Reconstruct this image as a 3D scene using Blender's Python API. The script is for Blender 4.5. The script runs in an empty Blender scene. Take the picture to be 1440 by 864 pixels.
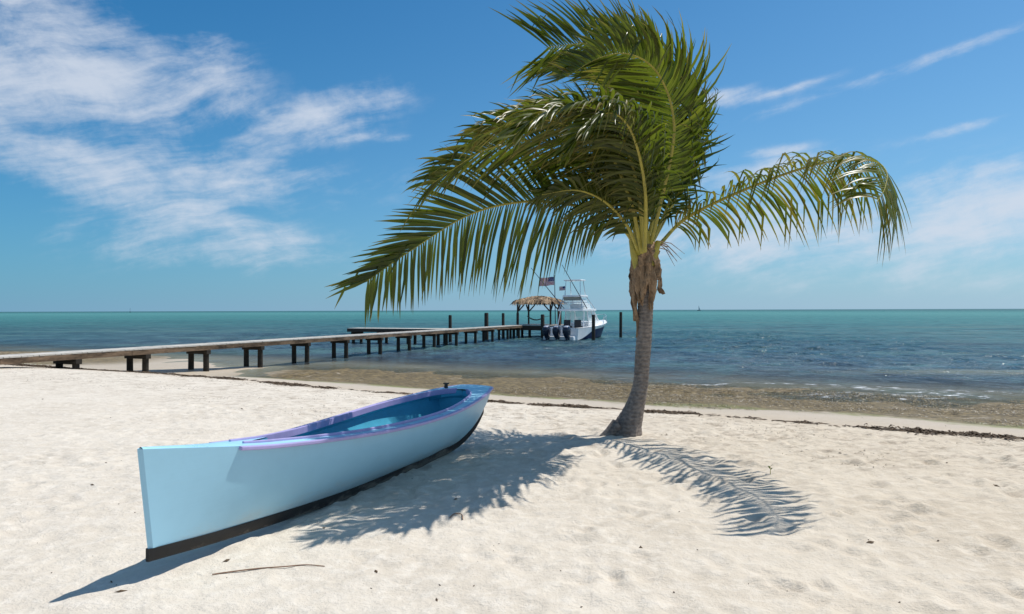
import bpy, bmesh, math, random
import numpy as np
from mathutils import Vector, Matrix, noise as mnoise

random.seed(7)
rng = np.random.default_rng(11)
R = math.radians
scene = bpy.context.scene
col = scene.collection

# ------------------------------------------------------------------ camera
EYE = 1.5
F = 960.0                       # focal length in pixels of a 1440 px wide frame
cam_d = bpy.data.cameras.new('camera')
cam = bpy.data.objects.new('camera', cam_d)
col.objects.link(cam)
cam_d.sensor_width = 36.0
cam_d.lens = 24.0
cam_d.clip_start = 0.05
cam_d.clip_end = 90000.0
cam.location = (0, 0, EYE)
cam.rotation_euler = (Matrix.Rotation(R(90 + 0.27), 3, 'X') @ Matrix.Rotation(R(-0.17), 3, 'Z')).to_euler()
scene.camera = cam
scene.render.resolution_x = 1024
scene.render.resolution_y = 614

# ------------------------------------------------------------------ world
SUN_DIR = Vector((0.46, 0.275, 1.0)).normalized()
SUN_EL = math.asin(SUN_DIR.z)
SUN_AZ = math.atan2(SUN_DIR.x, SUN_DIR.y)

world = bpy.data.worlds.new('World')
scene.world = world
world.use_nodes = True


class NT:
    """small helper that writes node trees as expressions"""
    def __init__(s, tree):
        s.t = tree; s.n = tree.nodes; s.l = tree.links

    def node(s, typ, **kw):
        nd = s.n.new(typ)
        for k, v in kw.items():
            setattr(nd, k, v)
        return nd

    def put(s, sock, v):
        if hasattr(v, 'is_linked') or isinstance(v, bpy.types.NodeSocket):
            s.l.new(v, sock)
        elif v is not None:
            sock.default_value = v

    def math(s, op, a, b=None, c=None, clamp=False):
        nd = s.node('ShaderNodeMath', operation=op); nd.use_clamp = clamp
        s.put(nd.inputs[0], a)
        if b is not None: s.put(nd.inputs[1], b)
        if c is not None: s.put(nd.inputs[2], c)
        return nd.outputs[0]

    def add(s, a, b): return s.math('ADD', a, b)
    def mul(s, a, b): return s.math('MULTIPLY', a, b)
    def sub(s, a, b): return s.math('SUBTRACT', a, b)

    def mr(s, v, a, b, c=0.0, d=1.0, smooth=True):
        nd = s.node('ShaderNodeMapRange')
        nd.interpolation_type = 'SMOOTHSTEP' if smooth else 'LINEAR'
        s.put(nd.inputs['Value'], v)
        for i, x in zip(('From Min', 'From Max', 'To Min', 'To Max'), (a, b, c, d)):
            s.put(nd.inputs[i], x)
        return nd.outputs['Result']

    def noise(s, vec, scale, detail=4.0, rough=0.55, dist=0.0, dim='3D'):
        nd = s.node('ShaderNodeTexNoise', noise_dimensions=dim)
        if vec is not None: s.put(nd.inputs['Vector'], vec)
        nd.inputs['Scale'].default_value = scale
        nd.inputs['Detail'].default_value = detail
        nd.inputs['Roughness'].default_value = rough
        nd.inputs['Distortion'].default_value = dist
        return nd.outputs['Fac']

    def xyz(s, x, y, z=0.0):
        nd = s.node('ShaderNodeCombineXYZ')
        for i, v in enumerate((x, y, z)): s.put(nd.inputs[i], v)
        return nd.outputs[0]

    def sep(s, v):
        nd = s.node('ShaderNodeSeparateXYZ'); s.put(nd.inputs[0], v)
        return nd.outputs[0], nd.outputs[1], nd.outputs[2]

    def mix(s, f, a, b, blend='MIX'):
        nd = s.node('ShaderNodeMix', data_type='RGBA', blend_type=blend)
        s.put(nd.inputs[0], f)
        for sock, v in ((nd.inputs[6], a), (nd.inputs[7], b)):
            if isinstance(v, (tuple, list)): v = (*v[:3], 1.0)
            s.put(sock, v)
        return nd.outputs[2]

    def vmul(s, v, k):
        nd = s.node('ShaderNodeVectorMath', operation='MULTIPLY')
        s.put(nd.inputs[0], v); nd.inputs[1].default_value = k
        return nd.outputs[0]

    def vadd(s, v, k):
        nd = s.node('ShaderNodeVectorMath', operation='ADD')
        s.put(nd.inputs[0], v); s.put(nd.inputs[1], k)
        return nd.outputs[0]

    def bump(s, h, strength, dist, normal=None):
        nd = s.node('ShaderNodeBump')
        nd.inputs['Strength'].default_value = strength
        nd.inputs['Distance'].default_value = dist
        s.put(nd.inputs['Height'], h)
        if normal is not None: s.put(nd.inputs['Normal'], normal)
        return nd.outputs[0]


SKY_STRENGTH = 0.10
w = NT(world.node_tree)
w.n.clear()
sky = w.node('ShaderNodeTexSky')
sky.sky_type = 'NISHITA'
sky.sun_disc = False
sky.sun_elevation = SUN_EL
sky.sun_rotation = SUN_AZ
sky.altitude = 0.0
sky.air_density = 1.0
sky.dust_density = 0.35
sky.ozone_density = 3.0
tc = w.node('ShaderNodeTexCoord')
dx, dy, dz = w.sep(tc.outputs['Generated'])
az = w.math('ARCTAN2', dx, dy)
el = w.math('ARCSINE', dz)


def sky_blob(px, py, ra, re, rot, k):
    a0 = math.atan((px - 720) / F)
    e0 = math.atan((436 - py) / math.hypot(F, px - 720))
    ra /= F; re /= F
    c, s_ = math.cos(R(rot)), math.sin(R(rot))
    x = w.sub(az, a0); y = w.sub(el, e0)
    u = w.mul(w.add(w.mul(x, c), w.mul(y, s_)), 1 / ra)
    v = w.mul(w.sub(w.mul(y, c), w.mul(x, s_)), 1 / re)
    d2 = w.add(w.mul(u, u), w.mul(v, v))
    return w.mul(w.math('EXPONENT', w.mul(d2, -1.0)), k)


blobs = [
    (90, 125, 185, 66, 6, 0.95), (300, 70, 60, 40, -10, 0.30), (60, 12, 130, 42, -10, 0.8),
    (250, 232, 190, 38, -2, 0.80), (440, 172, 125, 34, 20, 0.95), (120, 232, 150, 42, -14, 0.8),
    (330, 148, 34, 14, 5, 0.5), (215, 275, 90, 20, -14, 0.45), (290, 345, 190, 42, -2, 0.62), (555, 193, 26, 6, 4, 0.40),
    (505, 190, 40, 7, 10, 0.35), (1290, 92, 240, 9, 11, 0.56), (1120, 124, 80, 7, 11, 0.46),
    (1005, 138, 60, 13, 4, 0.62), (1085, 215, 70, 9, 4, 0.55), (1060, 245, 130, 20, 6, 0.72),
    (1350, 182, 60, 7, 9, 0.52), (1450, 235, 220, 18, 6, 0.62), (1330, 295, 400, 52, 0, 0.80),
    (1130, 340, 360, 40, 0, 0.50), (620, 250, 170, 26, 10, 0.22), (1300, 400, 420, 22, 0, 0.22),
]
dens = None
for b in blobs:
    o = sky_blob(*b)
    dens = o if dens is None else w.math('MAXIMUM', dens, o) if b[5] > 0.7 else w.add(dens, w.mul(o, w.sub(1.0, dens)))
# wispy, streaky break-up of the cirrus
ca, sa = math.cos(R(14)), math.sin(R(14))
su = w.add(w.mul(az, ca), w.mul(el, sa))
sv = w.sub(w.mul(el, ca), w.mul(az, sa))
warp = w.noise(w.xyz(w.mul(az, 5.0), w.mul(el, 7.0), 3.3), 1.0, 3.0, 0.5)
warp2 = w.noise(w.xyz(w.mul(az, 4.0), w.mul(el, 4.0), 8.1), 1.0, 2.0, 0.5)
svw = w.add(sv, w.mul(w.sub(warp, 0.5), 0.07))
suw = w.add(su, w.mul(w.sub(warp2, 0.5), 0.12))
n1 = w.noise(w.xyz(w.mul(suw, 4.5), w.mul(svw, 15.0), 0.0), 1.0, 7.0, 0.62, 0.15)
n2 = w.noise(w.xyz(w.mul(suw, 11.0), w.mul(svw, 62.0), 5.0), 1.0, 4.0, 0.60, 0.1)
n3 = w.noise(w.xyz(w.mul(az, 9.0), w.mul(el, 12.0), 2.0), 1.0, 7.0, 0.66, 0.25)
tex = w.add(w.add(w.mul(n1, 0.42), w.mul(n2, 0.20)), w.mul(n3, 0.38))
cover = w.add(w.mul(dens, 0.90), w.mul(w.sub(tex, 0.5), 3.7))
cloud = w.mr(cover, 0.10, 1.10, 0.0, 0.84)
cloud = w.mul(cloud, w.mr(dens, 0.02, 0.45))
cloud = w.mul(cloud, w.mr(dz, -0.01, 0.02))
# unseen high cloud added overhead and behind to brighten and whiten the shadows
fill_cirrus = w.mul(w.math('MAXIMUM', w.mr(dz, 0.45, 0.75), w.mul(w.mr(dy, 0.05, -0.3), w.mr(dz, -0.01, 0.1))), w.mr(n1, 0.25, 0.65, 0.04, 0.20))
cloud = w.math('MAXIMUM', cloud, fill_cirrus)
# sea haze low over the horizon
lowhaze = w.mul(w.math('EXPONENT', w.mul(w.math('ABSOLUTE', dz), -6.5)), 0.90)
side = w.mr(az, -0.7, 0.75, smooth=False)
tint = w.mix(1.0, sky.outputs['Color'], w.mix(side, (0.10, 0.70, 1.02), (0.48, 0.93, 1.13)), 'MULTIPLY')
base = w.mix(lowhaze, tint, w.mix(side, (2.0, 3.8, 5.55), (4.0, 5.6, 7.1)))
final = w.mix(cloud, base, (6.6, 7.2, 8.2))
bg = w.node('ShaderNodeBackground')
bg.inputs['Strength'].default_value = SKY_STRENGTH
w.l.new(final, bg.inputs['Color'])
wo = w.node('ShaderNodeOutputWorld')
w.l.new(bg.outputs[0], wo.inputs['Surface'])

# ------------------------------------------------------------------ sun
sun_d = bpy.data.lights.new('sun', 'SUN')
sun_d.energy = 4.4
sun_d.angle = R(0.53)
sun_d.color = (1.0, 0.962, 0.905)
sun = bpy.data.objects.new('sun', sun_d)
sun.rotation_euler = (-SUN_DIR).to_track_quat('-Z', 'Y').to_euler()
sun.location = SUN_DIR * 60
col.objects.link(sun)

vs = scene.view_settings
vs.view_transform = 'Standard'
vs.look = 'None'
vs.exposure = 0.0
vs.gamma = 1.0
vs.use_curve_mapping = False

# ------------------------------------------------------------------ helpers
HORIZON = 436.5


def at(px, py, D):
    """a point at distance D whose photo position is px, py (used to measure the place)"""
    return Vector(((px - 720) / F * D, D, EYE - (py - HORIZON) / F * D))


def tag(o, label=None, cat=None, group=None, kind=None):
    if label: o['label'] = label
    if cat: o['category'] = cat
    if group: o['group'] = group
    if kind: o['kind'] = kind
    return o


def empty(name, loc=(0, 0, 0), rz=0.0):
    o = bpy.data.objects.new(name, None)
    o.empty_display_size = 0.3
    o.location = loc
    o.rotation_euler = (0, 0, rz)
    col.objects.link(o)
    return o


class MB:
    """collects vertices and faces for ONE mesh object"""
    def __init__(s):
        s.v = []; s.f = []; s.m = []

    def add(s, verts, faces, mi=0):
        b = len(s.v)
        s.v.extend([tuple(v) for v in verts])
        for f in faces:
            s.f.append(tuple(b + i for i in f)); s.m.append(mi)

    def box(s, c, size, rz=0.0, mi=0, ax=None):
        c = Vector(c); hx, hy, hz = size[0] / 2, size[1] / 2, size[2] / 2
        if ax is None:
            M = Matrix.Rotation(rz, 3, 'Z')
        else:
            M = ax
        vs_ = [c + M @ Vector((x * hx, y * hy, z * hz)) for z in (-1, 1) for x, y in ((-1, -1), (1, -1), (1, 1), (-1, 1))]
        s.add(vs_, [(3, 2, 1, 0), (4, 5, 6, 7), (0, 1, 5, 4), (1, 2, 6, 5), (2, 3, 7, 6), (3, 0, 4, 7)], mi)

    def bar(s, a, b, wd, ht=None, mi=0):
        a, b = Vector(a), Vector(b)
        ht = ht or wd
        y = (b - a).normalized()
        up = Vector((0, 0, 1)) if abs(y.z) < 0.95 else Vector((1, 0, 0))
        x = y.cross(up).normalized(); z = x.cross(y)
        M = Matrix((x, y, z)).transposed()
        s.box((a + b) / 2, (wd, (b - a).length, ht), ax=M, mi=mi)

    def tube(s, pts, rad, n=8, mi=0, cap=True):
        pts = [Vector(p) for p in pts]
        if not hasattr(rad, '__len__'): rad = [rad] * len(pts)
        T0 = (pts[1] - pts[0]).normalized()
        up = Vector((0, 0, 1)) if abs(T0.z) < 0.9 else Vector((1, 0, 0))
        x = T0.cross(up).normalized()
        vs_ = []; fs = []
        for i, p in enumerate(pts):
            T = (pts[min(i + 1, len(pts) - 1)] - pts[max(i - 1, 0)]).normalized()
            x = (x - T * x.dot(T)).normalized(); y = T.cross(x)
            for k in range(n):
                a = 2 * math.pi * k / n
                vs_.append(p + (x * math.cos(a) + y * math.sin(a)) * rad[i])
        for i in range(len(pts) - 1):
            for k in range(n):
                fs.append((i * n + k, i * n + (k + 1) % n, (i + 1) * n + (k + 1) % n, (i + 1) * n + k))
        if cap:
            fs.append(tuple(range(n - 1, -1, -1)))
            fs.append(tuple(range((len(pts) - 1) * n, len(pts) * n)))
        s.add(vs_, fs, mi)

    def loft(s, rings, closed=False, mi=0, caps=False):
        n = len(rings[0]); vs_ = [v for r in rings for v in r]; fs = []
        for i in range(len(rings) - 1):
            for k in range(n if closed else n - 1):
                fs.append((i * n + k, i * n + (k + 1) % n, (i + 1) * n + (k + 1) % n, (i + 1) * n + k))
        if caps:
            fs.append(tuple(range(n - 1, -1, -1)))
            fs.append(tuple(range((len(rings) - 1) * n, len(rings) * n)))
        s.add(vs_, fs, mi)

    def build(s, name, mats, parent=None, smooth=False, bevel=0.0):
        me = bpy.data.meshes.new(name)
        me.from_pydata(s.v, [], s.f)
        if not isinstance(mats, (list, tuple)): mats = [mats]
        for m in mats: me.materials.append(m)
        if len(mats) > 1: me.polygons.foreach_set('material_index', s.m)
        if smooth: me.polygons.foreach_set('use_smooth', [True] * len(s.f))
        me.validate(); me.update()
        o = bpy.data.objects.new(name, me)
        col.objects.link(o)
        if parent is not None: o.parent = parent
        if bevel:
            b = o.modifiers.new('bevel', 'BEVEL'); b.width = bevel; b.segments = 2; b.limit_method = 'ANGLE'; b.angle_limit = R(35)
        if smooth: autosmooth(o)
        return o


def autosmooth(o, ang=40):
    bm = bmesh.new(); bm.from_mesh(o.data)
    bmesh.ops.recalc_face_normals(bm, faces=bm.faces)
    for e in bm.edges:
        if len(e.link_faces) == 2 and e.calc_face_angle(0) > R(ang): e.smooth = False
    bm.to_mesh(o.data); bm.free()


def catmull(P, n):
    """n samples of a Catmull-Rom spline through P (list of tuples / Vectors)"""
    P = np.array([tuple(p) for p in P], float)
    Q = np.vstack([2 * P[0] - P[1], P, 2 * P[-1] - P[-2]])
    seg = np.linalg.norm(np.diff(P, axis=0), axis=1) ** 0.9 + 1e-9
    cum = np.concatenate([[0], np.cumsum(seg)])
    out = []
    for u in np.linspace(0, cum[-1], n):
        i = min(int(np.searchsorted(cum, u, side='right')) - 1, len(P) - 2)
        t = (u - cum[i]) / seg[i]
        p0, p1, p2, p3 = Q[i], Q[i + 1], Q[i + 2], Q[i + 3]
        out.append(0.5 * ((2 * p1) + (-p0 + p2) * t + (2 * p0 - 5 * p1 + 4 * p2 - p3) * t * t + (-p0 + 3 * p1 - 3 * p2 + p3) * t ** 3))
    return np.array(out)


def curve1(tab, t):
    """smooth interpolation in a table of (t, value)"""
    x = np.array([a for a, _ in tab], float); y = np.array([b for _, b in tab], float)
    d = np.gradient(y, x)
    t = np.atleast_1d(np.asarray(t, float))
    i = np.clip(np.searchsorted(x, t, side='right') - 1, 0, len(x) - 2)
    h = x[i + 1] - x[i]; u = (t - x[i]) / h
    return ((1 + 2 * u) * (1 - u) ** 2 * y[i] + u * (1 - u) ** 2 * h * d[i] + u * u * (3 - 2 * u) * y[i + 1] + u * u * (u - 1) * h * d[i + 1])


def _hash(ix, iy, seed):
    h = (ix.astype(np.int64) * 374761393 + iy.astype(np.int64) * 668265263 + seed * 1442695041) & 0xffffffff
    h = ((h ^ (h >> 13)) * 1274126177) & 0xffffffff
    h = ((h ^ (h >> 15)) * 2246822519) & 0xffffffff
    return ((h ^ (h >> 16)) & 0xffffff) / float(0xffffff)


def vnoise(x, y, seed=0):
    ix = np.floor(x); iy = np.floor(y); fx = x - ix; fy = y - iy
    fx = fx ** 3 * (fx * (fx * 6 - 15) + 10); fy = fy ** 3 * (fy * (fy * 6 - 15) + 10)
    a = _hash(ix, iy, seed); b = _hash(ix + 1, iy, seed); c = _hash(ix, iy + 1, seed); d = _hash(ix + 1, iy + 1, seed)
    return (a + (b - a) * fx + (c - a) * fy + (a - b - c + d) * fx * fy) * 2 - 1


def fbm(x, y, oct_=4, seed=0, gain=0.5):
    r = 0.0; a = 1.0; f = 1.0
    for o in range(oct_):
        ca_, sa_ = math.cos(o * 0.9), math.sin(o * 0.9)
        r = r + a * vnoise((x * ca_ - y * sa_) * f + o * 17.3, (x * sa_ + y * ca_) * f, seed + o); a *= gain; f *= 2.03
    return r


def sstep(a, b, x):
    t = np.clip((x - a) / (b - a), 0, 1)
    return t * t * (3 - 2 * t)


# ------------------------------------------------------------------ materials
def mat(name):
    m = bpy.data.materials.new(name); m.use_nodes = True
    nt = NT(m.node_tree)
    p = nt.n['Principled BSDF']
    return m, nt, p


def paint(name, c, rough=0.4, var=0.12, scale=6.0, bump=0.0, spec=0.5, stretch=(1, 1, 1), metallic=0.0, coat=0.0):
    m, nt, p = mat(name)
    tc_ = nt.node('ShaderNodeTexCoord')
    v = nt.vmul(tc_.outputs['Object'], stretch)
    n = nt.noise(v, scale, 5.0, 0.6)
    n_ = nt.noise(v, scale * 7, 3.0, 0.6)
    f = nt.add(nt.mul(n, 0.7), nt.mul(n_, 0.3))
    dark = tuple(x * (1 - var) for x in c); lite = tuple(min(x * (1 + var), 0.95) for x in c)
    nt.l.new(nt.mix(nt.mr(f, 0.3, 0.7), dark, lite), p.inputs['Base Color'])
    nt.l.new(nt.mr(n, 0.3, 0.7, max(rough - 0.06, 0.02), min(rough + 0.08, 1)), p.inputs['Roughness'])
    p.inputs['Specular IOR Level'].default_value = spec
    p.inputs['Metallic'].default_value = metallic
    p.inputs['Coat Weight'].default_value = coat
    if bump: nt.l.new(nt.bump(f, 0.6, bump), p.inputs['Normal'])
    return m


def wood(name, c, var=0.35, rough=0.8):
    return paint(name, c, rough, var, 3.0, 0.006, 0.25, (1.0, 1.0, 7.0))


M = {}
M['boat_blue'] = paint('boat_light_blue_paint', (0.335, 0.59, 0.72), 0.38, 0.035, 1.6, 0.0008, 0.45)
def scuff(m, zc, zr, dirt, k):
    # sand dust, scuffs and faint brush marks that stay on the paint
    nt = NT(m.node_tree); p = nt.n['Principled BSDF']
    old_ = p.inputs['Base Color'].links[0].from_socket
    t_ = nt.node('ShaderNodeTexCoord'); ox_, oy_, oz_ = nt.sep(t_.outputs['Object'])
    n_ = nt.noise(nt.vmul(t_.outputs['Object'], (6, 3, 9)), 1.0, 7.0, 0.75)
    low = nt.mul(nt.mr(nt.add(oz_, nt.mul(nt.sub(n_, 0.5), 0.35)), zc + zr, zc), k)
    sc = nt.noise(nt.vmul(t_.outputs['Object'], (30, 5, 46)), 1.0, 4.0, 0.7)
    spot = nt.mul(nt.mr(sc, 0.66, 0.73), 0.35 * k + 0.06)
    c_ = nt.mix(low, old_, dirt)
    c_ = nt.mix(spot, c_, dirt)
    nt.l.new(c_, p.inputs['Base Color'])
    br = nt.noise(nt.vmul(t_.outputs['Object'], (2, 2.5, 60)), 1.0, 3.0, 0.6)
    nt.l.new(nt.bump(br, 0.25, 0.0015), p.inputs['Normal'])


scuff(M['boat_blue'], 0.10, 0.12, (0.46, 0.43, 0.37), 0.30)
M['boat_deck'] = paint('boat_deck_paint', (0.36, 0.66, 0.80), 0.32, 0.05, 3, 0.0006, 0.5)
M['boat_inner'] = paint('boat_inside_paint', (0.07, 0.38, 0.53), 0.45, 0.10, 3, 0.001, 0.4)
M['boat_purple'] = paint('boat_purple_trim', (0.42, 0.36, 0.62), 0.38, 0.08, 5, 0.0006, 0.45)
M['boat_black'] = paint('boat_black_bottom', (0.012, 0.012, 0.013), 0.55, 0.4, 8, 0.002, 0.35)
scuff(M['boat_black'], 0.0, 0.07, (0.30, 0.26, 0.21), 0.45)
M['iron'] = paint('dark_iron', (0.01, 0.01, 0.01), 0.5, 0.3, 20)
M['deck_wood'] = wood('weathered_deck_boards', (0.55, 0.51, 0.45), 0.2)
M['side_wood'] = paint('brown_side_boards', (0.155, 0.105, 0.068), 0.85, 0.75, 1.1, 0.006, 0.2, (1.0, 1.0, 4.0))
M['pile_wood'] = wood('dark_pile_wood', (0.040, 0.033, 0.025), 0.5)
M['post_wood'] = wood('hut_post_wood', (0.06, 0.045, 0.035), 0.4)
M['brown_post'] = wood('brown_post_wood', (0.14, 0.075, 0.04), 0.4)
M['gel_white'] = paint('white_gelcoat', (0.90, 0.90, 0.89), 0.4, 0.04, 2.0, spec=0.5)
M['navy'] = paint('navy_hull_paint', (0.006, 0.022, 0.095), 0.45, 0.15, 1.5, spec=0.1)
M['engine'] = paint('outboard_dark_blue', (0.012, 0.016, 0.035), 0.22, 0.3, 4)
M['engine_grey'] = paint('outboard_top_grey', (0.30, 0.34, 0.42), 0.3, 0.1, 4)
M['tube'] = paint('aluminium_tube', (0.60, 0.62, 0.64), 0.3, 0.05, 9, metallic=0.6)
M['dark_tube'] = paint('dark_pole', (0.08, 0.085, 0.10), 0.4, 0.2, 9)
M['canvas'] = paint('tan_canvas', (0.34, 0.31, 0.25), 0.8, 0.1, 9)
M['seat_black'] = paint('black_vinyl', (0.015, 0.015, 0.02), 0.5, 0.3, 9)
M['flag_red'] = paint('flag_red_cloth', (0.33, 0.03, 0.06), 0.8, 0.1, 9)
M['flag_white'] = paint('flag_white_cloth', (0.62, 0.60, 0.62), 0.8, 0.05, 9)
M['flag_blue'] = paint('flag_blue_cloth', (0.03, 0.045, 0.16), 0.8, 0.1, 9)
M['hammock'] = paint('hammock_cloth', (0.16, 0.14, 0.11), 0.9, 0.2, 12)
M['rope'] = paint('rope', (0.40, 0.36, 0.28), 0.9, 0.2, 30)
M['twig'] = paint('twig_bark', (0.26, 0.15, 0.09), 0.85, 0.35, 40)
M['weed'] = paint('dry_dark_seaweed', (0.085, 0.055, 0.030), 0.9, 0.6, 18)
M['sheath'] = paint('dry_leaf_sheath', (0.27, 0.18, 0.11), 0.85, 0.65, 11, 0.01, 0.2, (1.6, 1.6, 0.5))
M['rachis'] = paint('frond_midrib', (0.36, 0.31, 0.055), 0.4, 0.2, 7, 0.0, 0.4)
M['bottom_paint'] = paint('sail_white', (0.7, 0.7, 0.7), 0.6, 0.05, 4)

m, nt, p = mat('clear_plastic_and_glass')
p.inputs['Base Color'].default_value = (0.80, 0.86, 0.86, 1)
p.inputs['Roughness'].default_value = 0.08
p.inputs['Alpha'].default_value = 0.50
M['glass'] = m

# palm trunk bark: rings and vertical cracks
m, nt, p = mat('palm_bark')
tc_ = nt.node('ShaderNodeTexCoord')
ox, oy, oz = nt.sep(tc_.outputs['Object'])
nz = nt.noise(tc_.outputs['Object'], 7.0, 5.0, 0.6)
ring = nt.math('SINE', nt.add(nt.mul(oz, 128.0), nt.mul(nz, 20.0)))
fine = nt.noise(nt.vmul(tc_.outputs['Object'], (22, 22, 26)), 1.0, 5.0, 0.65)
big = nt.noise(tc_.outputs['Object'], 3.2, 4.0, 0.6)
f = nt.add(nt.mul(nt.mr(ring, -1, 1), 0.06), nt.add(nt.mul(fine, 0.60), nt.mul(big, 0.40)))
ccol = nt.mix(nt.mr(f, 0.32, 0.80), (0.125, 0.102, 0.086), (0.38, 0.315, 0.265))
nt.l.new(ccol, p.inputs['Base Color'])
p.inputs['Roughness'].default_value = 0.9
p.inputs['Specular IOR Level'].default_value = 0.2
nt.l.new(nt.bump(f, 0.7, 0.013), p.inputs['Normal'])
M['bark'] = m

# palm leaflets: glossy, slightly translucent, yellow-brown tips
m, nt, p = mat('palm_leaflet')
a_t = nt.node('ShaderNodeAttribute', attribute_name='tip').outputs['Fac']
a_r = nt.node('ShaderNodeAttribute', attribute_name='rnd').outputs['Fac']
g = nt.mix(nt.mr(a_r, 0.0, 1.0, smooth=False), (0.028, 0.048, 0.006), (0.15, 0.165, 0.020))
g = nt.mix(nt.mr(a_r, 0.86, 1.0), g, (0.20, 0.16, 0.03))
g = nt.mix(nt.mul(nt.mr(a_t, 0.62, 1.0), nt.mr(a_r, 0.15, 0.8)), g, (0.26, 0.19, 0.055))
nt.l.new(g, p.inputs['Base Color'])
p.inputs['Roughness'].default_value = 0.36
p.inputs['Specular IOR Level'].default_value = 0.40
tr = nt.node('ShaderNodeBsdfTranslucent')
nt.l.new(nt.mix(1.0, g, (1.5, 1.7, 0.9), 'MULTIPLY'), tr.inputs['Color'])
mx = nt.node('ShaderNodeMixShader'); mx.inputs[0].default_value = 0.42
nt.l.new(p.outputs[0], mx.inputs[1]); nt.l.new(tr.outputs[0], mx.inputs[2])
nt.l.new(mx.outputs[0], nt.n['Material Output'].inputs['Surface'])
M['leaf'] = m

m, nt, p = mat('thatch_straw')
a_r = nt.node('ShaderNodeAttribute', attribute_name='rnd').outputs['Fac']
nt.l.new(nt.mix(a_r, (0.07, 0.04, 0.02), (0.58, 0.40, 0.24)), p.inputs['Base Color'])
p.inputs['Roughness'].default_value = 0.9
M['thatch'] = m

m, nt, p = mat('washed_up_seagrass')
a_r = nt.node('ShaderNodeAttribute', attribute_name='rnd').outputs['Fac']
c1 = nt.mix(nt.mr(a_r, 0.0, 0.7), (0.055, 0.036, 0.010), (0.28, 0.20, 0.075))
c1 = nt.mix(nt.mr(a_r, 0.72, 0.80), c1, (0.17, 0.175, 0.05))
c1 = nt.mix(nt.mr(a_r, 0.94, 1.0), c1, (0.55, 0.49, 0.40))
nt.l.new(c1, p.inputs['Base Color'])
p.inputs['Roughness'].default_value = 0.6
M['seagrass'] = m

# ------------------------------------------------------------------ beach
WATER_Z = -0.80
NX, NY = 0.473, 0.881           # seaward normal of the shore


def shore_s(x, y):
    s = x * NX + y * NY
    return s + 0.35 * fbm(x * 0.12, y * 0.12, 3, 31)


PROFILE = [(-1e5, 0.02), (7.5, 0.0), (9.4, -0.03), (10.6, -0.10), (13.3, -0.36), (16.5, -0.66), (20.0, -0.81), (24, -0.92), (32, -1.1), (60, -1.7), (200, -3.0), (1e6, -3.2)]
PX = np.array([a for a, _ in PROFILE]); PZ = np.array([b for _, b in PROFILE])


def macro(x, y):
    s = shore_s(x, y)
    z = np.interp(s, PX, PZ)
    # shallow inlet beside the pier and a sand spit beyond it
    z = z - 0.36 * np.exp(-(((x + 9.6) / 2.6) ** 2 + ((y - 22.6) / 2.0) ** 2))
    z = z + 0.22 * np.exp(-(((x + 24) / 7.0) ** 2 + ((y - 33.5) / 3.0) ** 2))
    z = z + 0.07 * fbm(x * 0.5, y * 0.5, 3, 77) * sstep(12.5, 16, s) * (1 - sstep(20, 26, s))
    # gentle mound by the palm root
    z = z + 0.035 * np.exp(-(((x - 1.45) / 0.55) ** 2 + ((y - 8.15) / 0.5) ** 2))
    return z


def terr(x, y):
    return float(macro(np.array([x], float), np.array([y], float))[0])


def graded(lo, hi, step, far_lo, far_hi, grow):
    mid = list(np.arange(lo, hi, step))
    a = [mid[0]]; d = step
    while a[-1] > far_lo: d *= grow; a.append(a[-1] - d)
    b = [mid[-1]]; d = step
    while b[-1] < far_hi: d *= grow; b.append(b[-1] + d)
    return np.array(a[:0:-1] + mid + b[1:])


def grid_mesh(name, xs, ys, z, mt, attrs=None):
    nx, ny = len(xs), len(ys)
    X, Y = np.meshgrid(xs, ys)
    co = np.stack([X, Y, z], -1).reshape(-1, 3).astype(np.float32)
    idx = np.arange(nx * ny).reshape(ny, nx)
    q = np.stack([idx[:-1, :-1], idx[:-1, 1:], idx[1:, 1:], idx[1:, :-1]], -1).reshape(-1, 4)
    me = bpy.data.meshes.new(name)
    me.vertices.add(len(co)); me.vertices.foreach_set('co', co.ravel())
    me.loops.add(q.size); me.loops.foreach_set('vertex_index', q.ravel().astype(np.int32))
    me.polygons.add(len(q))
    me.polygons.foreach_set('loop_start', np.arange(0, q.size, 4, dtype=np.int32))
    me.polygons.foreach_set('loop_total', np.full(len(q), 4, np.int32))
    me.polygons.foreach_set('use_smooth', np.ones(len(q), bool))
    me.update(calc_edges=True)
    for k, v in (attrs or {}).items():
        a = me.attributes.new(k, 'FLOAT', 'POINT'); a.data.foreach_set('value', v.ravel().astype(np.float32))
    me.materials.append(mt)
    o = bpy.data.objects.new(name, me); col.objects.link(o)
    return o


m, nt, p = mat('beach_sand')
geo = nt.node('ShaderNodeNewGeometry')
pos = geo.outputs['Position']
sh = nt.node('ShaderNodeAttribute', attribute_name='shore').outputs['Fac']
edge = nt.noise(pos, 0.9, 5.0, 0.62)
edge2 = nt.noise(pos, 4.5, 4.0, 0.6)
se = nt.add(sh, nt.add(nt.mul(nt.sub(edge, 0.5), 1.7), nt.mul(nt.sub(edge2, 0.5), 0.9)))
blot = nt.noise(pos, 0.8, 5.0, 0.6)
grain = nt.noise(pos, 160.0, 3.0, 0.7)
mid = nt.noise(pos, 9.0, 6.0, 0.68)
c = nt.mix(nt.mr(blot, 0.3, 0.7), (0.62, 0.545, 0.445), (0.70, 0.625, 0.52))
c = nt.mix(nt.mr(mid, 0.42, 0.70), c, (0.745, 0.675, 0.575))
gx0, gy0, gz0 = nt.sep(pos)
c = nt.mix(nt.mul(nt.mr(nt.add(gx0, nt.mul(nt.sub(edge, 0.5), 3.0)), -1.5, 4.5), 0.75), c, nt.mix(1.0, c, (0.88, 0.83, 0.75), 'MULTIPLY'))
c = nt.mix(nt.mul(nt.mr(grain, 0.58, 0.75), 0.45), c, (0.42, 0.36, 0.29))
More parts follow.
